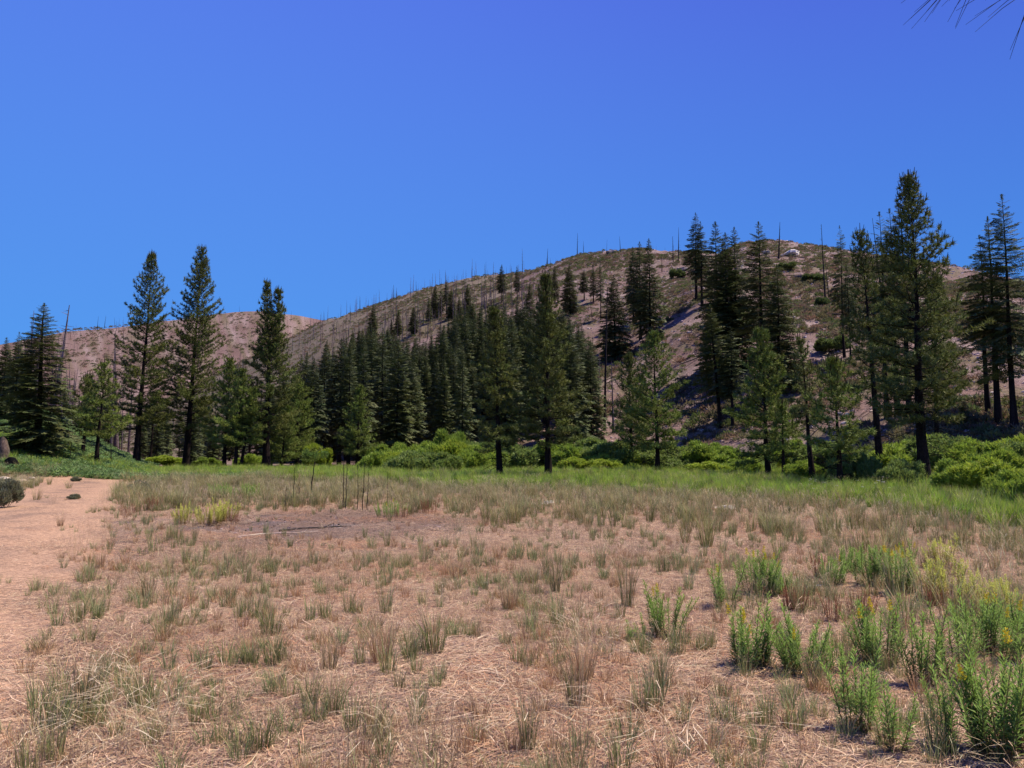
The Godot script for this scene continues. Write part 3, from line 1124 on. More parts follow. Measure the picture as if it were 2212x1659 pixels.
	for i in 700:
		if made_trees >= 262:
			break
		var px := rf(690, 1290)
		var az := azimuth_of(px)
		var h := rf(9.0, 17.0)
		var lim := climb_of(px, lerp_table(envelope, 1, px) + absf(rng.randfn(0.0, 22.0)) - 6.0)
		var r := 95.0
		while r < 330.0 and (at_range(az, r).y + h - EYE) / r < lim:
			r += 2.0
		if r >= 330.0:
			continue
		var p := at_range(az, r)
		var ok := true
		for q in spots:
			if q.distance_squared_to(p) < 7.0:
				ok = false
				break
		if not ok:
			continue
		spots.append(p)
		var o := copy_of(kinds[rng.randi() % 6], whereabouts(p, h, "dark fir of the dense forest"), "firs of the dense forest")
		o.position = p
		o.rotation.y = rf(0, TAU)
		var k := rf(0.9, 1.3)
		o.scale = Vector3(h / 18.0 * k, h / 18.0, h / 18.0 * k)
		made_trees += 1
	# forest beyond the bank
	tries = 0
	made_trees = 0
	while made_trees < 28 and tries < 3000:
		tries += 1
		var px := rf(-120, 260)
		var r := rf(85, 190)
		var p := at_range(azimuth_of(px), r)
		var lim := climb_of(px, (725.0 if px < 60 else 790.0 + (px - 60) * 0.25) + absf(rng.randfn(0.0, 30.0)))
		var h := minf(EYE + lim * r - p.y, rf(12.0, 20.0))
		if h < 7.0:
			continue
		var ok := true
		for q in spots:
			if q.distance_squared_to(p) < 8.0:
				ok = false
				break
		if not ok:
			continue
		spots.append(p)
		var o := copy_of(kinds[rng.randi() % 6], whereabouts(p, h, "fir of the shady wood beyond the bank"), "firs beyond the bank")
		o.position = p
		o.rotation.y = rf(0, TAU)
		o.scale = Vector3.ONE * h / 18.0
		made_trees += 1
	tries = 0
	made_trees = 0
	while made_trees < 46 and tries < 3000:
		tries += 1
		var px := rf(150, 660)
		var r := rf(88, 200)
		var p := at_range(azimuth_of(px), r)
		var lim := climb_of(px, lerp_table([[150, 850.0], [300, 875.0], [450, 860.0], [660, 800.0]], 1, px) + absf(rng.randfn(0.0, 22.0)))
		var h := minf(EYE + lim * r - p.y, rf(9.0, 18.0))
		if h < 5.0:
			continue
		var ok := true
		for q in spots:
			if q.distance_squared_to(p) < 8.0:
				ok = false
				break
		if not ok:
			continue
		spots.append(p)
		var o := copy_of(kinds[rng.randi() % 6], whereabouts(p, h, "low dark fir in the valley wood"), "firs of the valley wood")
		o.position = p
		o.rotation.y = rf(0, TAU)
		o.scale = Vector3(h / 18.0 * 1.3, h / 18.0, h / 18.0 * 1.3)
		made_trees += 1
	for k in kinds + fine_kinds:
		k.free()

# says which landmark a tree of a crowd stands behind, how near and how tall it is
func whereabouts(p: Vector3, h: float, what: String) -> String:
	var px := px_of(p.x, p.z)
	var marks := [[-60, "the picture's edge"], [78, "the big dense fir"], [208, "the lone young pine"], [294, "the tall airy pine"], [401, "the tall full pine"], [484, "the medium slim pine"], [575, "the fork-topped pine"], [640, "the bright leafy pine"], [724, "the twin young pines"], [772, "the compact young pine"], [885, "the grey-green willow"], [975, "the round dome willow"], [1080, "the dark straight pine"], [1185, "the big central pine"], [1290, "the tall bare snag"], [1364, "the narrow dark pine"], [1500, "the leaning-trunk fir"], [1661, "the bushy bright pine"], [1757, "the spindly pine"], [1816, "the small open pine"], [1905, "the thin leaning pine"], [1998, "the tallest pine"], [2165, "the tall layered fir"], [2400, "the picture's edge"]]
	var best := ""
	var gap := 1e9
	for m in marks:
		if absf(m[0] - px) < gap:
			gap = absf(m[0] - px)
			best = m[1]
	var r := Vector2(p.x, p.z).length()
	var size := "short" if h < 10.0 else ("mid-height" if h < 14.5 else "tall")
	var row := "front rank" if r < 120.0 else ("middle rank" if r < 165.0 else "back rank")
	return "%s %s, %s, behind %s" % [size, what, row, best]

func stand_snag(kinds: Array, p: Vector3, h: float, label: String, group: String, tilt := 0.0) -> void:
	var o := MeshInstance3D.new()
	o.mesh = kinds[rng.randi() % kinds.size()]
	o.name = numbered("dead_snag")
	add_child(o)
	o.position = p
	o.rotation = Vector3(rf(-0.07, 0.07), rf(0, TAU), rng.randfn(0.0, 0.045) + tilt)
	var girth := h / 10.0 * rf(0.6, 1.7)
	o.scale = Vector3(girth, h / 10.0, girth)
	tag(o, label, "snag", group)

func build_hill_things() -> void:
	var black := []
	var grey := []
	for i in 4:
		black.append(snag(10.0, 0.17, 3 + i * 5, Color(0.06, 0.052, 0.052)))
		grey.append(snag(10.0, 0.13, 26 + i * 10, Color(0.30, 0.25, 0.28)))
	# snags one can tell apart
	for s in [[1247, 552, 502, "tallest black snag on the skyline of the rounded summit"], [1340, 545, 510, "straight black snag on the summit next to the trio of firs"], [1454, 566, 511, "short snag of the pair by the spur"], [1465, 566, 490, "tall snag of the pair by the spur"], [1783, 655, 478, "tall leaning snag beside the dark round bush on the slope"], [1790, 640, 560, "short snag behind the tall leaning snag"], [1525, 805, 726, "charred leaning snag at the edge of the firs' shade"], [1682, 560, 480, "thin snag above the wide-armed fir"], [1713, 560, 535, "stub of a snag near the white rock"], [1746, 592, 566, "charred stub on the slope beside the tall leaning snag"], [1772, 690, 665, "short charred post on the slope below the yellow brush"], [1279, 690, 640, "bare thin snag in the gully"], [1306, 930, 620, "tall bare snag rising from the willows in the gully"], [1325, 935, 780, "grey twiggy dead tree behind the willows"], [1292, 930, 770, "grey twiggy dead tree beside the tall bare snag"], [1430, 590, 548, "leaning charred stub on the shoulder of the spur"], [1904, 640, 470, "bare snag among the fir tips"], [150, 999, 905, "thin dead sapling beside the track's end"], [240, 1004, 940, "slender dead sapling next to the lone young pine"], [120, 978, 930, "pale broken dead sapling on the bank"]]:
		var p := on_land(s[0], s[1], 30.0, 600.0)
		var r := Vector2(p.x, p.z).length()
		stand_snag(grey if "grey" in s[3] or "pale" in s[3] else black, p, EYE + climb_of(s[0], s[2]) * r - p.y, s[3], "", 0.07 if s[0] == 1525 else (-0.0 if s[0] != 1783 else 0.05))
	# along the skylines
	for i in 95:
		var px := rf(690, 1320) if i < 55 else (rf(1320, 1560) if i < 62 else rf(120, 690))
		var az := azimuth_of(px)
		var is_far := i >= 62
		var rc := pick(far_c, az) if is_far else pick(ridge_c, az)
		var p := at_range(az, rc * rf(0.94, 1.0))
		stand_snag(black, p, (2.0 + 8.0 * pow(rng.randf(), 1.6)) * (1.0 if not is_far else 1.5) * (0.8 if px > 1150 else 1.0), "black burnt snag on the skyline of the far hill" if is_far else "black burnt snag on the skyline of the near ridge", "snags on the far hill" if is_far else "snags on the ridge line")
	# the grey dead wood above the forest
	for i in 150:
		var px := rf(700, 1180) if i < 110 else rf(830, 1060)
		var crest := lerp_table([[640, 700.0], [800, 660.0], [900, 627.0], [1060, 594.0], [1180, 575.0]], 1, px)
		var p := on_land(px, crest + rf(38, 70) + 60.0 * rng.randf() * smoothstep(700.0, 850.0, px), 100.0, 600.0)
		var h := rf(5.5, 10.5)
		stand_snag(grey, p, h, whereabouts(p, h + 5.0, "grey dead tree of the burnt stand"), "dead trees above the forest")
	for i in 40:
		var px := rf(20, 300)
		var p := at_range(azimuth_of(px), rf(95, 190))
		stand_snag(grey, p, rf(7.0, 14.0), whereabouts(p, 12.0, "grey dead tree of the thicket beyond the bank").trim_prefix("mid-height "), "dead trees beyond the bank")
	var places := []
	var tints := []
	for i in 700:
		var px := rf(120, 1150)
		var az := azimuth_of(px)
		var r := rf(260, 840)
		var p := at_range(az, r)
		var k := rf(0.5, 1.3)
		places.append(Transform3D(Basis(Vector3.UP, rf(0, TAU)).scaled(Vector3(k, k, k)), p))
		tints.append(Color(rf(0.7, 1.2), rf(0.7, 1.1), rf(0.7, 1.2)))
	scatter("burnt_wood", grey[1], places, tints, "burnt dead trunks dotted over the distant slopes", "dead trees")

	# low brush over the slopes
	var clumps := []
	for i in 3:
		var b := Buf.new()
		for k in 90:
			var dd := Vector3(rf(-1, 1), rf(0.05, 1), rf(-1, 1)).normalized()
			var p := dd * Vector3(0.5, 0.42, 0.5) * rf(0.55, 1.0)
			var q := (dd + Vector3(rf(-0.6, 0.6), rf(-0.2, 0.9), rf(-0.6, 0.6))).normalized() * 0.2
			var w := q.cross(Vector3(rf(-1, 1), rf(-1, 1), rf(-1, 1))).normalized() * 0.05
			var col := shade(Color(1, 1, 1), 0.2)
			tri(b, p - w, p + w, p + q, col)
		clumps.append(finish([b], [M.leaf]))
	for ci in 3:
		places = []
		tints = []
		for i in 16000:
			var px := rf(60, 2500)
			var az := azimuth_of(px)
			var is_far := rng.randf() < 0.55 and px < 760
			var r := rf(520, 860) if is_far else sqrt(rf(pow(pick(ridge_f, az) + 4.0, 2.0), pow(pick(ridge_c, az) * 1.02, 2.0)))
			var p := at_range(az, r)
			if big.get_noise_2d(p.x * 3.0 + 500.0, p.z * 3.0) < rf(-0.35, 0.25):
				continue
			var s := rf(0.35, 1.0) * (1.5 if r > 250.0 else 1.0) * (1.6 if is_far else 1.0)
			if r < 190.0:
				s *= rf(0.7, 1.9)
			places.append(Transform3D(Basis(Vector3.UP, rf(0, TAU)).scaled(Vector3(s * 1.35, s * 1.25, s * 1.35)), p))
			var kind := rng.randf()
			var c := Color(0.16, 0.15, 0.075) if kind < 0.5 else (Color(0.22, 0.15, 0.10) if kind < 0.8 else Color(0.13, 0.16, 0.05))
			tints.append(shade(c, 0.25))
		scatter("hillside_brush", clumps[ci], places, tints, ["olive and rusty low brush dotted over the burnt slopes", "grey-green low brush dotted over the burnt slopes", "brown low brush dotted over the burnt slopes"][ci], "brush")
	# rubble
	var stones := [rock_mesh(0.5, Color(1, 1, 1), 7), rock_mesh(0.6, Color(1, 1, 1), 7)]
	for si in 2:
		places = []
		tints = []
		for i in 6500:
			var px := rf(1150, 2500)
			var az := azimuth_of(px)
			var r := sqrt(rf(pow(pick(ridge_f, az) + 3.0, 2.0), pow(pick(ridge_c, az), 2.0)))
			var p := at_range(az, r)
			var s := 0.12 + 0.5 * pow(rng.randf(), 4.0)
			places.append(Transform3D(Basis.from_euler(Vector3(rf(-0.4, 0.4), rf(0, TAU), rf(-0.4, 0.4))).scaled(Vector3(s * 1.4, s, s * 1.1)), p))
			tints.append(shade(Color(0.42, 0.33, 0.30), 0.25))
		scatter("rubble", stones[si], places, tints, ["pale broken stones strewn over the steep slope", "pinkish broken stones strewn over the steep slope"][si], "rubble")
	# boulders and fallen logs one can point at
	for s in [[1728, 603, 26, 0.7, Color(0.075, 0.055, 0.06), "dark charred boulder beside yellow brush on the slope"], [1712, 550, 40, 0.55, Color(0.55, 0.50, 0.46), "white rock outcrop near the summit"], [1660, 548, 22, 0.5, Color(0.5, 0.45, 0.41), "pale boulder on the crest beside the white outcrop"], [1320, 548, 26, 0.6, Color(0.20, 0.17, 0.16), "grey crag on the rounded summit"], [1475, 585, 34, 0.5, Color(0.16, 0.13, 0.125), "dark crag jutting from the spur"], [1437, 812, 30, 0.5, Color(0.14, 0.11, 0.11), "shadowed boulder below the trio of firs"]]:
		var p := on_land(s[0], s[1], 60.0, 600.0)
		var w: float = s[2] * Vector2(p.x, p.z).length() / FX
		var o := part(numbered("boulder"), rock_mesh(0.5, s[4], 14), self)
		o.position = p
		o.scale = Vector3(w, w * s[3], w * 0.8)
		tag(o, s[5], "boulder")
	var bush := proto_node("round_bush", "bush")
	var wl := willow(4000, 14, Color(0.11, 0.15, 0.045), 1.4)
	part("stem", wl[0], bush)
	part("foliage", wl[1], bush)
	for s in [[1776, 665, 17, 640, "dark green round bush at the foot of the leaning snag"], [1700, 585, 24, 566, "yellow-green brush patch above the charred boulder"], [1757, 612, 28, 590, "yellowish brush beside the charred boulder"], [1800, 762, 40, 724, "bright green bush beside the narrow column-like fir"], [1462, 602, 20, 580, "olive bush on the brow of the spur"], [1420, 740, 18, 715, "tan bush in the firs' shade"]]:
		var p := on_land(s[0], s[1], 60.0, 600.0)
		var r := Vector2(p.x, p.z).length()
		var o := copy_of(bush, s[4], "bushes on the hillside")
		o.position = p
		var w: float = s[2] * r / FX
		o.scale = Vector3(w, EYE + climb_of(s[0], s[3]) * r - p.y, w)
		o.rotation.y = rf(0, TAU)
	bush.free()
	var lb := Buf.new()
	tube(lb, [Vector3(-0.5, 0, 0), Vector3(0, 0.01, 0.02), Vector3(0.5, 0, 0)], [0.018, 0.015, 0.008], 6, Color(1, 1, 1), 0.1, 0.2)
	for i in 3:
		var o2 := rf(-0.2, 0.4)
		tube(lb, [Vector3(o2, 0, 0), Vector3(o2 + 0.06, rf(0.03, 0.08), rf(-0.08, 0.08))], [0.008, 0.003], 3, Color(1, 1, 1))
	var log_mesh := finish([lb], [M.bark])
	places = []
	tints = []
	for i in 130:
		var px := rf(1200, 2300)
		var az := azimuth_of(px)
		var p := at_range(az, rf(pick(ridge_f, az) + 5.0, pick(ridge_c, az) * 0.95))
		var e := at_range(az + 0.02, Vector2(p.x, p.z).length() + rf(-4, 4))
		var dirv := (e - p).normalized()
		var l := rf(2.5, 8.0)
		var zz := dirv.cross(Vector3.UP).normalized()
		places.append(Transform3D(Basis(dirv * l, zz.cross(dirv) * l, zz * l), p + Vector3(0, 0.12, 0)))
		tints.append(shade(Color(0.10, 0.085, 0.08) if rng.randf() < 0.6 else Color(0.36, 0.30, 0.27), 0.2))
	scatter("fallen_wood", log_mesh, places, tints, "charred and bleached logs strewn across the steep slope", "logs")

func build_bushes() -> void:
	var kinds := []
	for i in 5:
		var k := proto_node("willow_bush", "willow bush")
		var made := willow(9000, 15 + i * 2, [Color(0.24, 0.33, 0.05), Color(0.21, 0.28, 0.075), Color(0.30, 0.38, 0.045), Color(0.20, 0.27, 0.065), Color(0.26, 0.35, 0.05)][i], 1.0)
		part("stem", made[0], k)
		part("foliage", made[1], k)
		kinds.append(k)
	var g := "willows along the creek"
	for s in [[975, 1012, 44, 920, 0, "round dome-shaped willow standing above the others"], [885, 1027, 52, 968, 1, "grey-green willow at the front of the thicket"], [820, 1024, 40, 972, 0, "bright willow next to the compact young pine"], [950, 1028, 46, 975, 3, "silvery willow below the round dome"], [1020, 1024, 40, 972, 4, "willow between the round dome and the dark pine"], [1120, 1018, 44, 985, 2, "low willow between the two central pines"], [1275, 1008, 54, 944, 3, "olive willow behind the big central pine"], [1240, 1024, 44, 985, 2, "light green willow beside the big central pine's dead limbs"], [1305, 1022, 42, 990, 2, "yellow-green willow by the narrow dark pine"], [1500, 1020, 46, 962, 4, "willow under the leaning-trunk fir"], [1545, 1030, 50, 995, 2, "low bright willow before the bleached twigs"], [1605, 1030, 44, 985, 0, "willow beside the bushy bright green pine"], [1740, 1045, 40, 990, 4, "willow at the spindly pine's foot"], [1850, 1052, 46, 975, 3, "willow behind the small open pine"], [1945, 1058, 44, 985, 1, "shaded willow between the thin leaning pine and the forked base"], [2075, 1072, 56, 985, 0, "willow spreading beside the forked base"], [2165, 1085, 70, 985, 2, "large yellow-green willow in front of the tall layered fir"], [2120, 1040, 56, 950, 4, "tall willow behind the large yellow-green one"], [2200, 1040, 60, 945, 1, "tall grey-green willow at the picture's edge"], [2205, 1098, 46, 1010, 4, "nearest willow at the picture's edge"], [360, 1008, 34, 982, 2, "light green willow between the tall pair of pines"], [683, 1010, 36, 955, 2, "lime green willow by the leafy young pine"], [540, 1010, 30, 978, 4, "willow peeping between the close trunks and the fork-topped pine"], [445, 1010, 28, 985, 0, "small willow behind the medium slim pine"]]:
		var p := on_land(s[0], s[1], 12.0, 120.0)
		var r := Vector2(p.x, p.z).length()
		var o := copy_of(kinds[s[4]], s[5], g)
		o.position = p
		var w: float = s[2] * r / FX * 1.25
		o.scale = Vector3(w, (EYE + climb_of(s[0], s[3]) * r - p.y) * 1.02, w)
		o.rotation.y = rf(0, TAU)
	for i in 56:
		var px := rf(800, 2260)
		var r := rf(58, 76) if px < 1700 else rf(50, 66)
		var p := at_range(azimuth_of(px), r)
		var o := copy_of(kinds[rng.randi() % 5], whereabouts(p, 12.0, "willow in the belt between meadow and hill").trim_prefix("mid-height "), "willows of the back belt")
		o.position = p
		o.scale = Vector3(rf(1.9, 3.2), rf(1.6, 2.8), rf(1.9, 3.2))
		o.rotation.y = rf(0, TAU)
	for k in kinds:
		k.free()
	# bleached dead twigs among the willows
	for s in [[1585, 1005, 965, "bleached bare shrub between the willows"], [1950, 1015, 955, "grey bare twiggy shrub beside the tallest pine"], [2050, 1020, 950, "pale bare shrub behind the forked base"], [1860, 1010, 955, "brown bare shrub behind the thin leaning pine"]]:
		var p := on_land(s[0], s[1], 12.0, 120.0)
		var r := Vector2(p.x, p.z).length()
		var h: float = EYE + climb_of(s[0], s[2]) * r - p.y
		var b := Buf.new()
		var tone := Color(0.42, 0.40, 0.40) if "brown" not in s[3] else Color(0.16, 0.13, 0.11)
		for k in 26:
			var a := rf(0, TAU)
			var e := Vector3(cos(a) * rf(0.1, 0.7) * h, h * rf(0.5, 1.0), sin(a) * rf(0.1, 0.7) * h)
			var m := e * 0.5 + Vector3(rf(-0.1, 0.1), 0.1, rf(-0.1, 0.1))
			tube(b, [Vector3(e.x * 0.1, -0.05, e.z * 0.1), m, e], [0.028, 0.018, 0.006], 3, tone)
			for w in 3:
				tube(b, [m.lerp(e, rf(0, 0.8)), e + Vector3(rf(-0.4, 0.4), rf(-0.3, 0.2), rf(-0.4, 0.4)) * h * 0.5], [0.009, 0.004], 3, tone)
		var o := part(numbered("bare_shrub"), finish([b], [M.wood]), self)
		o.position = p
		tag(o, s[3], "shrub")

func build_meadow() -> void:
	# flattened straw and litter
	var tones := [Color(0.57, 0.42, 0.28), Color(0.46, 0.33, 0.22), Color(0.29, 0.195, 0.155), Color(0.66, 0.53, 0.37), Color(0.15, 0.11, 0.10), Color(0.40, 0.265, 0.19)]
	for i in 4:
		var m := finish([straw_mat(760, tones)], [M.straw])
		var places := []
		var tints := []
		for k in 1500:
			var a := rf(-0.78, 0.78)
			var r := sqrt(rf(2.2, 30.0 * 30.0)) if k > 650 else sqrt(rf(4.0, 12.0 * 12.0))
			var x := sin(a) * r
			var z := -cos(a) * r
			if rng.randf() < maxf(maxf(on_track(x, z), on_track(x - 0.6, z)) * 0.9, maxf(lush(x, z) * 0.9, burnt(x, z) * 0.6)):
				continue
			var s := rf(0.8, 1.3)
			places.append(Transform3D(Basis(Vector3.UP, rf(0, TAU)).scaled(Vector3(s, s, s)), Vector3(x, land(x, z) + 0.004, z)))
			var n := patchy.get_noise_2d(x * 14.0, z * 14.0)
			var t := Color(1.05, 1.0, 0.95).lerp(Color(0.88, 0.80, 0.73), clampf(0.5 + n * 1.4, 0, 1))
			t = t.lerp(Color(0.5, 0.45, 0.46), burnt(x, z) * 0.7)
			if patchy.get_noise_2d(x * 30.0 + 40.0, z * 30.0) > 0.32:
				t = Color(0.95, 0.68, 0.52)
			tints.append(t)
		scatter("straw_litter", m, places, tints, ["flattened dry straw covering the meadow floor", "tangled pale straw covering the meadow floor", "short broken straw covering the meadow floor", "reddish dry straw covering the meadow floor"][i], "straw")
	# grasses: [blades, height, spread, width, low colour, high colour, dry share]
	var dry := Color(0.50, 0.36, 0.20)
	var sorts := [
		["grass", "grey-green bunchgrass scattered through the straw", grass_tuft(46, 0.24, 0.13, 0.0038, Color(0.22, 0.255, 0.10), Color(0.31, 0.37, 0.15), 0.16, dry), 0],
		["grass", "taller olive bunchgrass scattered through the straw", grass_tuft(56, 0.34, 0.17, 0.0045, Color(0.21, 0.245, 0.09), Color(0.32, 0.36, 0.16), 0.22, dry), 0],
		["dry_grass", "tan dry grass tufts scattered through the straw", grass_tuft(50, 0.22, 0.14, 0.004, Color(0.44, 0.28, 0.14), Color(0.54, 0.38, 0.21), 0.2, Color(0.34, 0.20, 0.12)), 1],
		["dry_grass", "thin brown seed stalks standing over the straw", seed_stalks(24, 0.42, 0.16, Color(0.36, 0.25, 0.15), Color(0.42, 0.30, 0.19), 0.35), 1],
		["dry_grass", "pale arching seed stalks standing over the straw", seed_stalks(20, 0.48, 0.14, Color(0.55, 0.42, 0.26), Color(0.66, 0.54, 0.36), 0.8), 1],
		["meadow_grass", "tall olive grass of the middle meadow", grass_tuft(60, 0.52, 0.26, 0.006, Color(0.22, 0.23, 0.08), Color(0.40, 0.40, 0.17), 0.3, dry), 2],
		["meadow_grass", "pale seeding grass of the middle meadow", seed_stalks(44, 0.62, 0.26, Color(0.36, 0.32, 0.17), Color(0.50, 0.42, 0.26), 0.5), 2],
		["sedge", "lush green sedge along the meadow's far edge", grass_tuft(70, 0.50, 0.26, 0.010, Color(0.16, 0.27, 0.03), Color(0.33, 0.50, 0.06), 0.06, dry), 3],
		["sedge", "lighter green sedge along the meadow's far edge", grass_tuft(60, 0.62, 0.28, 0.010, Color(0.21, 0.31, 0.04), Color(0.42, 0.53, 0.09), 0.1, dry), 3]]
	var amount := [8600, 4800, 6600, 3000, 1000, 10500, 4200, 10000, 7000]
	for i in sorts.size():
		var m := finish([sorts[i][2]], [M.grass])
		var places := []
		var tints := []
		var zone: int = sorts[i][3]
		for k in amount[i]:
			var a := rf(-0.80, 0.80)
			var far := 30.0 if zone < 2 else (52.0 if zone == 2 else 66.0)
			var r := sqrt(rf(3.5 if zone < 2 else 60.0, far * far))
			if zone < 2 and k % 4 == 0:
				r = sqrt(rf(3.5, 144.0))
			var x := sin(a) * r
			var z := -cos(a) * r
			var l := lush(x, z)
			var o := olive(x, z)
			var t := on_track(x, z)
			var bt := burnt(x, z)
			var clump := patchy.get_noise_2d(x * 16.0 + i * 100.0, z * 16.0)
			var want := 0.0
			if zone == 0:
				want = clampf(0.10 + clump * 3.2, 0.0, 1.0) * (1.0 - l)
			elif zone == 1:
				want = clampf(0.20 + clump * 2.4, 0.0, 1.0) * (1.0 - l)
			elif zone == 2:
				want = o * (1.0 - l * 0.75) * clampf(0.55 + clump * 2.0, 0.0, 1.0)
			else:
				want = l * clampf(1.0 + clump, 0.3, 1.0)
			want *= (1.0 - 0.975 * t) * (1.0 - 0.9 * bt)
			if zone == 3 and r > 50.0 and a < -0.45:
				want *= 0.6
			if rng.randf() > want:
				continue
			var s := rf(0.6, 1.2) if zone > 1 else rf(0.4, 1.05)
			places.append(Transform3D(Basis(Vector3.UP, rf(0, TAU)).scaled(Vector3(s, s * rf(0.8, 1.15), s)), Vector3(x, land(x, z), z)))
			var v := rf(0.8, 1.2)
			tints.append(Color(v * rf(0.92, 1.1), v, v * rf(0.9, 1.05)))
		scatter(sorts[i][0], m, places, tints, sorts[i][1], "grass")
	# leafy cover of the bank
	var gb := Buf.new()
	for k in 160:
		var a := rf(0, TAU)
		var q := sqrt(rng.randf()) * 0.5
		var p := Vector3(cos(a) * q, rf(0.05, 0.34) * (1.0 - q), sin(a) * q)
		var dd := Vector3(rf(-1, 1), rf(0.0, 1.0), rf(-1, 1)).normalized() * 0.11
		var w := dd.cross(Vector3(rf(-1, 1), rf(-1, 1), rf(-1, 1))).normalized() * 0.03
		tri(gb, p - w, p + w, p + dd, shade(Color(0.16, 0.25, 0.08), 0.25))
	var cover := finish([gb], [M.leaf])
	var cp := []
	var ct := []
	for k in 5200:
		var px := rf(-150, 560)
		var r := rf(46, 96)
		var p := at_range(azimuth_of(px), r)
		if px > 330 and r > 62:
			continue
		if patchy.get_noise_2d(p.x * 5.0, p.z * 5.0) < rf(-0.5, 0.05) and r > 50.0:
			continue
		var s := rf(0.7, 1.5)
		cp.append(Transform3D(Basis(Vector3.UP, rf(0, TAU)).scaled(Vector3(s, s * 0.9, s)), p))
		ct.append(shade(Color(1.0, 1.0, 1.0), 0.25))
	scatter("ground_cover", cover, cp, ct, "low green leafy cover on the bank and at the track's end", "ground cover")
	# fine gravel and chips on the track and the burnt patch
	var chip := rock_mesh(0.5, Color(1, 1, 1), 5)
	cp = []
	ct = []
	for k in 30000:
		var a := rf(-0.75, 0.45)
		var r := sqrt(rf(6.0, 34.0 * 34.0))
		var x := sin(a) * r
		var z := -cos(a) * r
		var t := on_track(x, z)
		var bt := burnt(x, z)
		if rng.randf() > maxf(t, bt) * 0.9 + 0.06:
			continue
		var s := 0.006 + 0.045 * pow(rng.randf(), 5.0)
		cp.append(Transform3D(Basis.from_euler(Vector3(rf(0, 3), rf(0, 6), rf(0, 3))).scaled(Vector3(s * 1.8, s * 0.7, s)), Vector3(x, land(x, z) + 0.012, z)))
		ct.append(shade(Color(0.50, 0.32, 0.22) if t > bt else (Color(0.06, 0.05, 0.05) if rng.randf() < 0.5 else Color(0.34, 0.29, 0.27)), 0.3))
	scatter("gravel", chip, cp, ct, "small gravel and chips on the track and burnt ground", "gravel")

	# bunches that stand out one by one
	var bunch_kinds := []
	for e in [["green_bunch", 110, 0.34, 0.20, Color(0.15, 0.18, 0.065), Color(0.24, 0.29, 0.10), 0.15], ["olive_bunch", 90, 0.42, 0.18, Color(0.17, 0.17, 0.07), Color(0.26, 0.24, 0.11), 0.4], ["dry_bunch", 90, 0.36, 0.18, Color(0.42, 0.27, 0.14), Color(0.52, 0.37, 0.21), 0.2], ["rush_bunch", 80, 0.55, 0.16, Color(0.12, 0.15, 0.055), Color(0.21, 0.24, 0.10), 0.35]]:
		var k := proto_node("bunchgrass_clump", "grass clump")
		var b1 := grass_tuft(e[1], e[2], e[3], 0.0045, e[4], e[5], e[6], dry)
		loose("blade", finish([b1], [M.grass]), k)
		var b2 := seed_stalks(12, e[2] * 1.5, 0.10, Color(0.45, 0.34, 0.2), Color(0.52, 0.4, 0.24), 0.4)
		loose("seed_stalk", finish([b2], [M.grass]), k)
		bunch_kinds.append(k)
	for e in [[0.55, 0.9, 46], [0.42, 1.1, 40]]:
		var k := proto_node("arching_grass", "grass clump")
		loose("blade", finish([seed_stalks(e[2], e[0], 0.20, Color(0.58, 0.46, 0.29), Color(0.70, 0.58, 0.40), e[1])], [M.grass]), k)
		bunch_kinds.append(k)
	for s in [[185, 1545, 4, 1.0, "drift of long pale arching grass in the lower corner by the track"], [320, 1590, 4, 1.1, "pale arching grass next to the drift by the track"], [250, 1640, 5, 1.1, "bleached grass arching over the picture's lower edge"], [60, 1630, 5, 1.0, "bleached grass at the lowest corner of the track"], [1130, 1610, 5, 1.1, "pale bent-over grass drift at the bottom, below the stalky clump"], [1480, 1655, 5, 1.2, "pale grass drift at the bottom beside bare straw"], [870, 1650, 5, 1.0, "bleached grass at the bottom between green clumps"], [1290, 1440, 4, 0.9, "pale arching grass beside the brown dry clump"], [585, 1385, 0, 1.0, "green clump with upright blades at the meadow's middle, left of the dry drift"], [935, 1425, 0, 1.15, "roundest green clump standing alone in the straw"], [884, 1430, 0, 0.75, "smaller green clump just beside the roundest one"], [590, 1455, 0, 0.9, "dark green clump in front of the upright one"], [712, 1465, 1, 0.75, "olive clump between two green ones"], [668, 1530, 0, 0.7, "low dark clump near the bottom of the picture, beside a pale drift"], [1200, 1290, 3, 1.0, "tall rushy clump with a leafy top in mid meadow"], [1180, 1260, 3, 0.9, "rushy clump behind the tall rushy one"], [1355, 1320, 3, 1.1, "rushy clump before the leafy green bush"], [1435, 1500, 1, 0.8, "wispy grey clump of stiff stems on bare straw"], [1100, 1330, 2, 1.0, "wide reddish dry clump in mid meadow"], [1260, 1490, 2, 1.1, "brown dry clump of thin stalks near the wispy grey one"], [820, 1440, 2, 1.1, "tall brown dry clump with long thin stalks"], [1245, 1550, 1, 1.0, "stalky olive clump below the brown dry one"], [1090, 1410, 0, 0.55, "tiny dark green clump in pale straw"], [175, 1560, 1, 1.1, "olive clump at the track's edge near the corner"], [320, 1300, 1, 1.0, "grassy clump beside the track in the middle distance"], [215, 1230, 2, 0.9, "tawny clump overhanging the track's edge"], [420, 1175, 3, 0.7, "grey clump in front of the yellow-topped weeds"], [1030, 1390, 1, 0.5, "short olive clump between dry stalks"], [720, 1560, 0, 0.75, "green clump at the picture's lower edge"], [560, 1650, 0, 0.8, "lowest green clump, cut by the picture's lower edge"], [1140, 1650, 3, 0.7, "stiff stems cut by the picture's lower edge"], [130, 1140, 2, 0.8, "tan clump growing between the wheel ruts"], [1075, 1215, 2, 0.9, "tawny clump in the dry part of mid meadow"], [985, 1260, 2, 1.0, "large tawny clump in the dry part of mid meadow"]]:
		var p := on_land(s[0], s[1], 2.5, 60.0)
		var o := copy_of(bunch_kinds[s[2]], s[4], "clumps of bunchgrass")
		o.position = p
		o.rotation.y = rf(0, TAU)
		o.scale = Vector3.ONE * s[3]
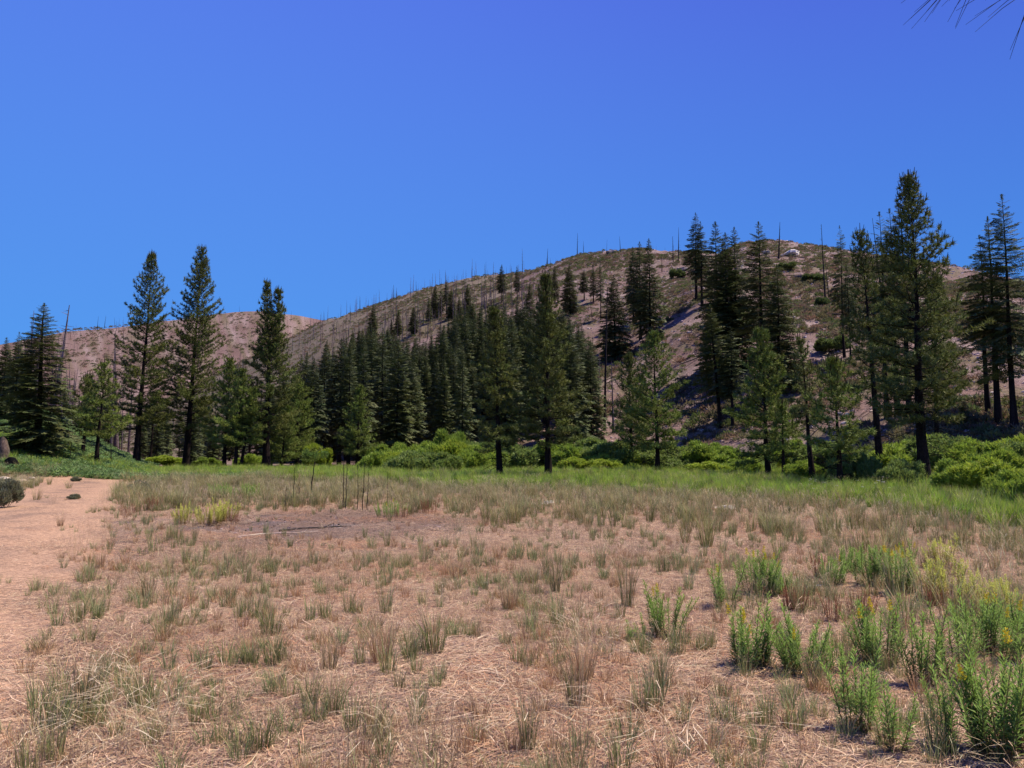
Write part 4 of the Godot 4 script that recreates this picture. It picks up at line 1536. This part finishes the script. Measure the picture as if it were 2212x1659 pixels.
	for k in bunch_kinds:
		k.free()

func build_weeds() -> void:
	var greens := []
	for i in 5:
		greens.append(shoot(0.40, 92, 0.072, Color(0.14, 0.22, 0.055), Color(0.26, 0.40, 0.08), 0.0))
	var rusty := []
	for i in 4:
		rusty.append(shoot(0.34, 80, 0.034, Color(0.20, 0.08, 0.045), Color(0.32, 0.12, 0.06), 0.4))
	var lime := []
	for i in 3:
		lime.append(shoot(0.30, 70, 0.06, Color(0.26, 0.17, 0.06), Color(0.50, 0.56, 0.10), 0.1))
	var plume := flower_plume(0.085, Color(0.62, 0.50, 0.03))
	var pale_plume := flower_plume(0.085, Color(0.66, 0.66, 0.16))
	# [px, py base, height in px, half width in px, sort, plumes share, label]; sorts: 0 green, 1 rusty, 2 lime-topped, 3 thin green
	var plants := [
		[1617, 1452, 148, 40, 0, 0.3, "full upright weed with yellow tip, foremost of a row on straw"],
		[1735, 1468, 140, 40, 0, 0.35, "upright weed with several yellow tips, second in the row"],
		[1805, 1470, 92, 20, 0, 0.0, "small plain weed squeezed beside the second of the row"],
		[1893, 1452, 135, 42, 0, 0.25, "rounded upright weed in the middle of the row"],
		[1990, 1500, 150, 34, 3, 0.1, "airy weed between the rounded one and the big cluster"],
		[2068, 1490, 140, 26, 3, 0.0, "slender weed close to the airy one"],
		[2130, 1432, 120, 62, 0, 0.2, "wide dense dark green weed beside the lime-topped patch"],
		[2195, 1420, 110, 40, 0, 0.0, "weed at the picture's edge behind the wide dense one"],
		[2160, 1655, 222, 50, 0, 0.3, "biggest leafy weed in the corner, many tall shoots"],
		[2205, 1650, 210, 30, 0, 0.2, "tall weed cut by the picture's edge in the corner"],
		[1858, 1600, 190, 36, 3, 0.0, "tall gangly weed with a reddish foot and long shadow"],
		[1930, 1640, 150, 26, 3, 0.0, "weed at the lower edge with drooping leaves"],
		[2050, 1640, 145, 24, 3, 0.0, "single spire-like weed near the corner"],
		[2025, 1580, 90, 12, 3, 0.6, "thin weed with one yellow tip near the corner"],
		[1440, 1390, 118, 34, 0, 0.1, "solitary leafy weed with a dark shadow amid grass"],
		[1390, 1400, 60, 12, 3, 0.0, "single short leafy stem beside the solitary weed"],
		[1355, 1395, 48, 10, 3, 0.0, "shortest leafy stem in the grass near the solitary weed"],
		[1640, 1290, 95, 44, 0, 0.35, "bushy weed with yellow heads behind the white driftwood"],
		[1690, 1295, 62, 26, 0, 0.0, "low weed sheltering the driftwood's end"],
		[1562, 1320, 110, 20, 3, 0.4, "leggy weed with a lone yellow head at the group's border"],
		[1800, 1270, 62, 28, 0, 0.1, "small weed in the farther row, first from the driftwood"],
		[1830, 1245, 62, 30, 0, 0.0, "bright weed in the farther row"],
		[1885, 1270, 84, 34, 0, 0.2, "weed with pale tips in the middle of the farther row"],
		[1940, 1290, 100, 34, 3, 0.3, "tall dull weed ending the farther row"],
		[1960, 1235, 55, 18, 3, 0.7, "distant slim weed with yellow heads"],
		[2035, 1235, 62, 20, 2, 0.5, "distant yellowish weed above the reddish-footed one"],
		[2045, 1310, 92, 40, 2, 0.4, "lime-topped weed with reddish foot"],
		[2110, 1325, 70, 36, 2, 0.3, "lime-topped weed in the pale patch"],
		[2165, 1345, 72, 40, 2, 0.2, "lime-topped weed at the border of the grey ground"],
		[1715, 1330, 66, 26, 1, 0.0, "rusty withered weed patch near the driftwood"],
		[1745, 1325, 40, 18, 1, 0.0, "low rusty stalks next to the rusty patch"],
		[1800, 1355, 72, 14, 1, 0.0, "pair of tall rusty stalks in the middle of the weeds"],
		[1860, 1335, 62, 28, 1, 0.0, "dense dark red stalks behind the rounded weed"],
		[1700, 1605, 62, 13, 1, 0.0, "lone withered brown weed on open straw"],
		[1490, 1390, 44, 7, 1, 0.0, "single rusty stalk by the solitary weed"],
		[1945, 1370, 50, 16, 1, 0.0, "rusty stalks with a pale tip beside the rounded weed"],
		[2020, 1325, 60, 12, 1, 0.0, "two dark red stalks before the lime-topped weeds"],
		[2030, 1395, 40, 8, 1, 0.0, "small dark red stalk on bare straw"],
		[1770, 1255, 60, 14, 1, 0.0, "rusty stalks at the near end of the farther row"],
		[2080, 1350, 60, 30, 1, 0.0, "rusty stalks under the lime-topped patch"],
		[845, 1118, 40, 46, 0, 0.1, "pale green weed patch by the burnt ground"],
		[925, 1110, 36, 30, 1, 0.0, "brick red withered weed patch by the burnt ground"],
		[870, 1120, 26, 22, 1, 0.0, "reddish stalks between the green and brick red patches"],
		[455, 1135, 40, 30, 2, 0.5, "yellow-topped weed patch near the track"],
		[485, 1130, 46, 22, 2, 0.5, "yellow-topped weed with taller stems near the track"],
		[393, 1135, 40, 18, 2, 0.4, "yellow-topped weed standing apart near the track"],
		[500, 1132, 26, 24, 1, 0.0, "reddish stalks at the foot of the yellow-topped weeds"],
		[540, 1078, 38, 24, 0, 0.0, "vivid green round weed in tan grass"],
		[485, 1080, 36, 24, 0, 0.0, "vivid green weed beside the round one"],
		[465, 1075, 30, 16, 0, 0.0, "smallest vivid green weed in tan grass"],
		[285, 1112, 22, 20, 1, 0.0, "short brown stalks by the track's edge"],
		[330, 1105, 34, 16, 1, 0.0, "taller brown stalks by the track's edge"]]
	for s in plants:
		var p := on_land(s[0], s[1], 2.5, 60.0)
		var r := Vector2(p.x, p.z).length()
		var h: float = s[2] * r / FX * 1.03
		var half: float = s[3] * r / FX
		var names := ["leafy_weed", "withered_weed", "flowering_weed", "leafy_weed"]
		var t := thing(names[s[4]], s[6], "weed", p, rf(0, TAU), ["green weeds on the straw", "withered weeds", "yellow-topped weeds", "green weeds on the straw"][s[4]])
		var set_of: Array = [greens, rusty, lime, greens][s[4]]
		var unit: float = [0.40, 0.34, 0.30, 0.40][s[4]]
		var count := clampi(int(half * 2.0 / 0.0125 * [0.95, 1.8, 0.8, 0.6][s[4]]), 3, 32)
		for k in count:
			var a := rf(0, TAU)
			var q := sqrt(rng.randf())
			var foot := Vector3(cos(a), 0, sin(a)) * half * q * 0.75
			var sh := part("leafy_stem" if s[4] != 1 else "dry_stem", set_of[rng.randi() % set_of.size()], t)
			var hk: float = h / unit * rf(0.72, 1.0) * (1.0 - 0.22 * q)
			if k == 0:
				hk = h / unit
			var wk := minf(hk, 1.15) * rf(0.85, 1.1)
			if s[4] == 0 or s[4] == 3:
				wk = clampf(hk, 0.75, 1.25)
			var lean := 0.42 * q
			sh.transform = Transform3D(Basis(Vector3(-sin(a), 0, cos(a)), -lean * rf(0.3, 1.0)) * Basis(Vector3.UP, rf(0, TAU)).scaled_local(Vector3(wk, hk, wk)), foot)
			if rng.randf() < (s[5] * 0.55 if s[4] != 2 else 0.6):
				var fl := part("flower_head", plume if s[4] != 2 else pale_plume, sh)
				fl.position = Vector3(0, unit * 0.95, 0)
				fl.scale = Vector3(1.0, 1.0 / maxf(hk, 0.6), 1.0)

func build_small_things() -> void:
	# black mullein-like stalks by the burnt patch
	for s in [[634, 1098, 1010, 0.012, 0.0, "thin black stalk, outermost of the burnt stalks"], [668, 1092, 985, 0.020, 0.10, "crooked thick black stalk topped with green leaves"], [741, 1100, 995, 0.013, 0.0, "black stalk of the close pair"], [746, 1100, 1002, 0.013, 0.02, "second black stalk of the close pair"], [772, 1103, 1005, 0.010, 0.0, "slim black stalk beyond the close pair"], [783, 1105, 1000, 0.012, 0.03, "bent black stalk with side twigs"], [793, 1104, 1015, 0.010, 0.02, "straight black stalk next to the pale green weeds"], [837, 1090, 1020, 0.009, 0.0, "short lone black stalk behind the pale green weeds"], [617, 1105, 1050, 0.008, 0.0, "shortest black stalk near the tan grass"], [645, 1090, 1035, 0.008, 0.0, "small black stalk between the thin and crooked ones"]]:
		var p := on_land(s[0], s[1], 5.0, 60.0)
		var r := Vector2(p.x, p.z).length()
		var h: float = EYE + climb_of(s[0], s[2]) * r - p.y
		var b := Buf.new()
		var pts := []
		var rad := []
		for i in 9:
			var f := i / 8.0
			pts.append(Vector3(s[4] * h * f + rf(-0.012, 0.012), f * h - (0.03 if i == 0 else 0.0), rf(-0.012, 0.012)))
			rad.append(s[3] * (1.1 - f * 0.6))
		tube(b, pts, rad, 5, CHAR, 0.2, 0.4)
		for i in 7:
			var f := rf(0.25, 0.95)
			var o := Vector3(s[4] * h * f, f * h, 0)
			var a := rf(0, TAU)
			tube(b, [o, o + Vector3(cos(a), rf(0.3, 1.2), sin(a)) * rf(0.03, 0.10)], [0.005, 0.002], 3, CHAR)
		var m := part(numbered("burnt_stalk"), finish([b], [M.wood]), self)
		m.position = p
		if s[0] == 668:
			var top := willow(900, 9, Color(0.15, 0.24, 0.05), 1.0)
			var leafy := part("foliage", top[1], m)
			var w: float = 30.0 * r / FX
			leafy.position = pts[8] - Vector3(0, w * 0.4, 0)
			leafy.scale = Vector3(w, w * 1.3, w)
		tag(m, s[5], "stalk", "burnt stalks by the bare patch")
	# fallen branches on the meadow
	for s in [[515, 1162, 690, 1152, 0.018, Color(0.42, 0.34, 0.28), "long pale fallen branch lying across the burnt patch"], [600, 1150, 760, 1140, 0.022, Color(0.03, 0.027, 0.027), "charred fallen branch crossing the pale one"], [590, 1096, 640, 1090, 0.02, Color(0.03, 0.027, 0.027), "short charred stick at the foot of the thin black stalk"], [700, 1092, 800, 1086, 0.022, Color(0.028, 0.025, 0.025), "charred limb lying behind the close pair of stalks"], [1168, 1092, 1198, 1089, 0.03, Color(0.6, 0.52, 0.45), "bleached stick lying in mid meadow"], [1540, 1101, 1580, 1098, 0.035, Color(0.6, 0.53, 0.48), "bleached wood lying on the bare hump"], [800, 1100, 870, 1098, 0.012, Color(0.03, 0.027, 0.027), "thin charred twig beside the pale green weeds"]]:
		var p := on_land(s[0], s[1], 4.0, 60.0)
		var e := on_land(s[2], s[3], 4.0, 60.0)
		var b := Buf.new()
		var pts := []
		var rad := []
		for i in 8:
			var f := i / 7.0
			var q := Vector3(0, 0.02, 0) + (e - p) * f + Vector3(rf(-0.03, 0.03), rf(-0.006, 0.02), rf(-0.05, 0.05))
			pts.append(q)
			rad.append(s[4] * (1.0 - 0.6 * f))
		tube(b, pts, rad, 6, s[5], 0.15, 0.3)
		for i in 4:
			var f := rf(0.3, 0.9)
			var q := Vector3(0, 0.02, 0) + (e - p) * f
			tube(b, [q, q + Vector3(rf(-0.25, 0.25), rf(0.0, 0.10), rf(-0.25, 0.25))], [s[4] * 0.4, 0.003], 4, s[5])
		var m := part(numbered("fallen_branch"), finish([b], [M.wood]), self)
		m.position = p
		tag(m, s[6], "branch")
	# weathered driftwood among the weeds
	for s in [[1663, 1281, 0.24, 0.35, "silver weathered driftwood chunk at the foot of the bushy weed"], [1757, 1277, 0.17, 0.1, "small forked driftwood stick near the farther row of weeds"]]:
		var p := on_land(s[0], s[1], 4.0, 60.0)
		var b := Buf.new()
		var tone := Color(0.58, 0.53, 0.50)
		var l: float = s[2]
		tube(b, [Vector3(-l, 0.015, 0), Vector3(-l * 0.5, 0.03, 0.02), Vector3(0, 0.035, 0), Vector3(l * 0.6, 0.05, -0.02), Vector3(l, 0.07, -0.03)], [0.012, 0.035, 0.04, 0.028, 0.010], 7, tone, 0.22, 0.2)
		tube(b, [Vector3(-l * 0.4, 0.03, 0), Vector3(-l * 0.9, 0.05, 0.08), Vector3(-l * 1.2, 0.03, 0.12)], [0.022, 0.014, 0.004], 5, tone, 0.2, 0.2)
		tube(b, [Vector3(l * 0.2, 0.04, 0), Vector3(l * 0.5, 0.10, 0.04)], [0.014, 0.004], 5, tone, 0.2, 0.2)
		var m := part(numbered("driftwood"), finish([b], [M.wood]), self)
		m.position = p
		m.rotation.y = s[3]
		m.scale = Vector3.ONE * (l / 0.24 if l < 0.2 else 1.0)
		tag(m, s[4], "driftwood")
	# stumps by the track
	for s in [[24, 1016, 30, 22, Color(0.016, 0.014, 0.014), "black burnt stump at the bank's foot"], [4, 1000, 26, 46, Color(0.30, 0.24, 0.20), "weathered broken stump at the picture's edge"]]:
		var p := on_land(s[0], s[1], 12.0, 90.0)
		var r := Vector2(p.x, p.z).length()
		var w: float = s[2] * r / FX * 0.5
		var h: float = s[3] * r / FX
		var b := Buf.new()
		tube(b, [Vector3(0, -0.2, 0), Vector3(0, h * 0.15, 0), Vector3(0.02, h * 0.5, 0), Vector3(-0.04, h * 0.85, 0.03), Vector3(-0.05, h, 0.02)], [w * 1.35, w * 1.1, w * 0.85, w * 0.62, w * 0.2], 11, s[4], 0.16, 0.3)
		for i in 5:
			var a := TAU * i / 5.0 + rf(-0.3, 0.3)
			tube(b, [Vector3(cos(a) * w * 0.6, h * 0.25, sin(a) * w * 0.6), Vector3(cos(a) * w * 1.8, -0.06, sin(a) * w * 1.8)], [w * 0.32, w * 0.1], 6, s[4], 0.1, 0.2)
		var m := part(numbered("tree_stump"), finish([b], [M.bark]), self)
		m.position = p
		tag(m, s[5], "stump")
	# pale rocks on the ground near the track
	for s in [[12, 1037, 14, Color(0.62, 0.53, 0.44), "pale flat rock at the picture's edge beyond the sagebrush"], [45, 1042, 10, Color(0.55, 0.44, 0.34), "smaller tan rock beside the pale flat rock"], [70, 1035, 8, Color(0.58, 0.48, 0.40), "little tan rock on the grey ground by the bank"], [1188, 1088, 12, Color(0.62, 0.57, 0.50), "whitish rock in the middle of the meadow"], [1572, 1102, 18, Color(0.62, 0.56, 0.50), "whitish rock on the bare hump before the pines"], [1592, 1310, 0, Color(0.6, 0.55, 0.5), ""], [938, 1345, 9, Color(0.66, 0.60, 0.54), "small white stone lying on straw"], [973, 1342, 6, Color(0.6, 0.55, 0.48), "tiny white stone next to the small one"]]:
		if s[2] == 0:
			continue
		var p := on_land(s[0], s[1], 4.0, 90.0)
		var w: float = s[2] * 1.6 * Vector2(p.x, p.z).length() / FX
		var m := part(numbered("rock"), rock_mesh(0.5, s[3], 10), self)
		m.position = p + Vector3(0, w * 0.12, 0)
		m.scale = Vector3(w, w * 0.5, w * 0.7)
		m.rotation.y = rf(0, TAU)
		tag(m, s[4], "rock")
	# grey-green sagebrush beside the track
	var sage := proto_node("sagebrush", "sagebrush")
	var sg := willow(3600, 16, Color(0.19, 0.20, 0.12), 1.0)
	part("stem", sg[0], sage)
	part("foliage", sg[1], sage)
	for s in [[8, 1100, 30, 52, "grey-green sagebrush at the picture's edge beside the track"], [160, 1082, 12, 12, "low grey shrub on the strip between wheel ruts"], [295, 1068, 22, 26, "grey-green shrub at the inner corner of the track"], [165, 1042, 9, 10, "tiny grey shrub on the gravel by the track"]]:
		var p := on_land(s[0], s[1], 5.0, 60.0)
		var r := Vector2(p.x, p.z).length()
		var o := copy_of(sage, s[4], "sagebrush by the track")
		o.position = p
		o.scale = Vector3(s[2] * r / FX * 1.2, s[3] * r / FX * 1.1, s[2] * r / FX * 1.2)
		o.rotation.y = rf(0, TAU)
	sage.free()
	# white umbels in the tall grass at the lush edge
	var ub := Buf.new()
	for k in 40:
		var a := rf(0, TAU)
		var q := sqrt(rng.randf()) * 0.05
		var o := Vector3(cos(a) * q, 0.62 + rf(-0.01, 0.01), sin(a) * q)
		tri(ub, o, o + Vector3(0.008, 0, 0), o + Vector3(0, 0.003, 0.008), Color(0.75, 0.75, 0.68))
	var us := Buf.new()
	tube(us, [Vector3(0, 0, 0), Vector3(0.01, 0.3, 0), Vector3(0, 0.62, 0)], [0.004, 0.003, 0.002], 4, Color(0.14, 0.2, 0.06))
	var umbel := proto_node("umbel_flower", "flower")
	part("stem", finish([us], [M.wood]), umbel)
	part("flower_head", finish([ub], [M.leaf]), umbel)
	for i in 26:
		var p := on_land(rf(1720, 1950), rf(1058, 1100), 8.0, 60.0)
		var o := copy_of(umbel, "small white flat-topped flower in tall grass below the spindly pine", "white flowers in the tall grass")
		o.position = p
		o.rotation.y = rf(0, TAU)
		o.scale = Vector3.ONE * rf(0.8, 1.15)
	umbel.free()
	# a pine bough hanging into the top of the view
	for s in [[2104, -62, 2.6, 30, "drooping pine bough tip hanging into the sky"], [2222, -22, 2.6, 9, "second bough tip at the sky's corner"]]:
		var dirv := ray(s[0], s[1]).normalized()
		var root: Vector3 = Vector3(0, EYE, 0) + dirv * s[2]
		var t := thing("pine_bough", s[4], "pine bough", root, 0.0, "bough tips overhead")
		var wb := Buf.new()
		tube(wb, [Vector3(-0.02, -0.005, 0), Vector3(0.12, 0.09, 0.02), Vector3(0.5, 0.35, 0.1), Vector3(1.4, 0.8, 0.3)], [0.005, 0.007, 0.012, 0.022], 6, Color(0.09, 0.07, 0.055), 0.1, 0.2)
		part("twig", finish([wb], [M.wood]), t)
		for k in int(s[3]):
			var nb := Buf.new()
			var ang := deg_to_rad(rf(198, 236)) if k > 2 else deg_to_rad(rf(236, 248))
			var l := rf(0.13, 0.235)
			var dn := Vector3(cos(ang), sin(ang), rf(-0.35, 0.35)).normalized() * l
			var o := Vector3(rf(-0.03, 0.06), rf(0.0, 0.05), rf(-0.02, 0.02))
			tube(nb, [o, o + dn * 0.5 + Vector3(0, 0.006, 0), o + dn], [0.0011, 0.0010, 0.0005], 3, Color(0.045, 0.055, 0.03))
			part("needle", finish([nb], [M.wood]), t)
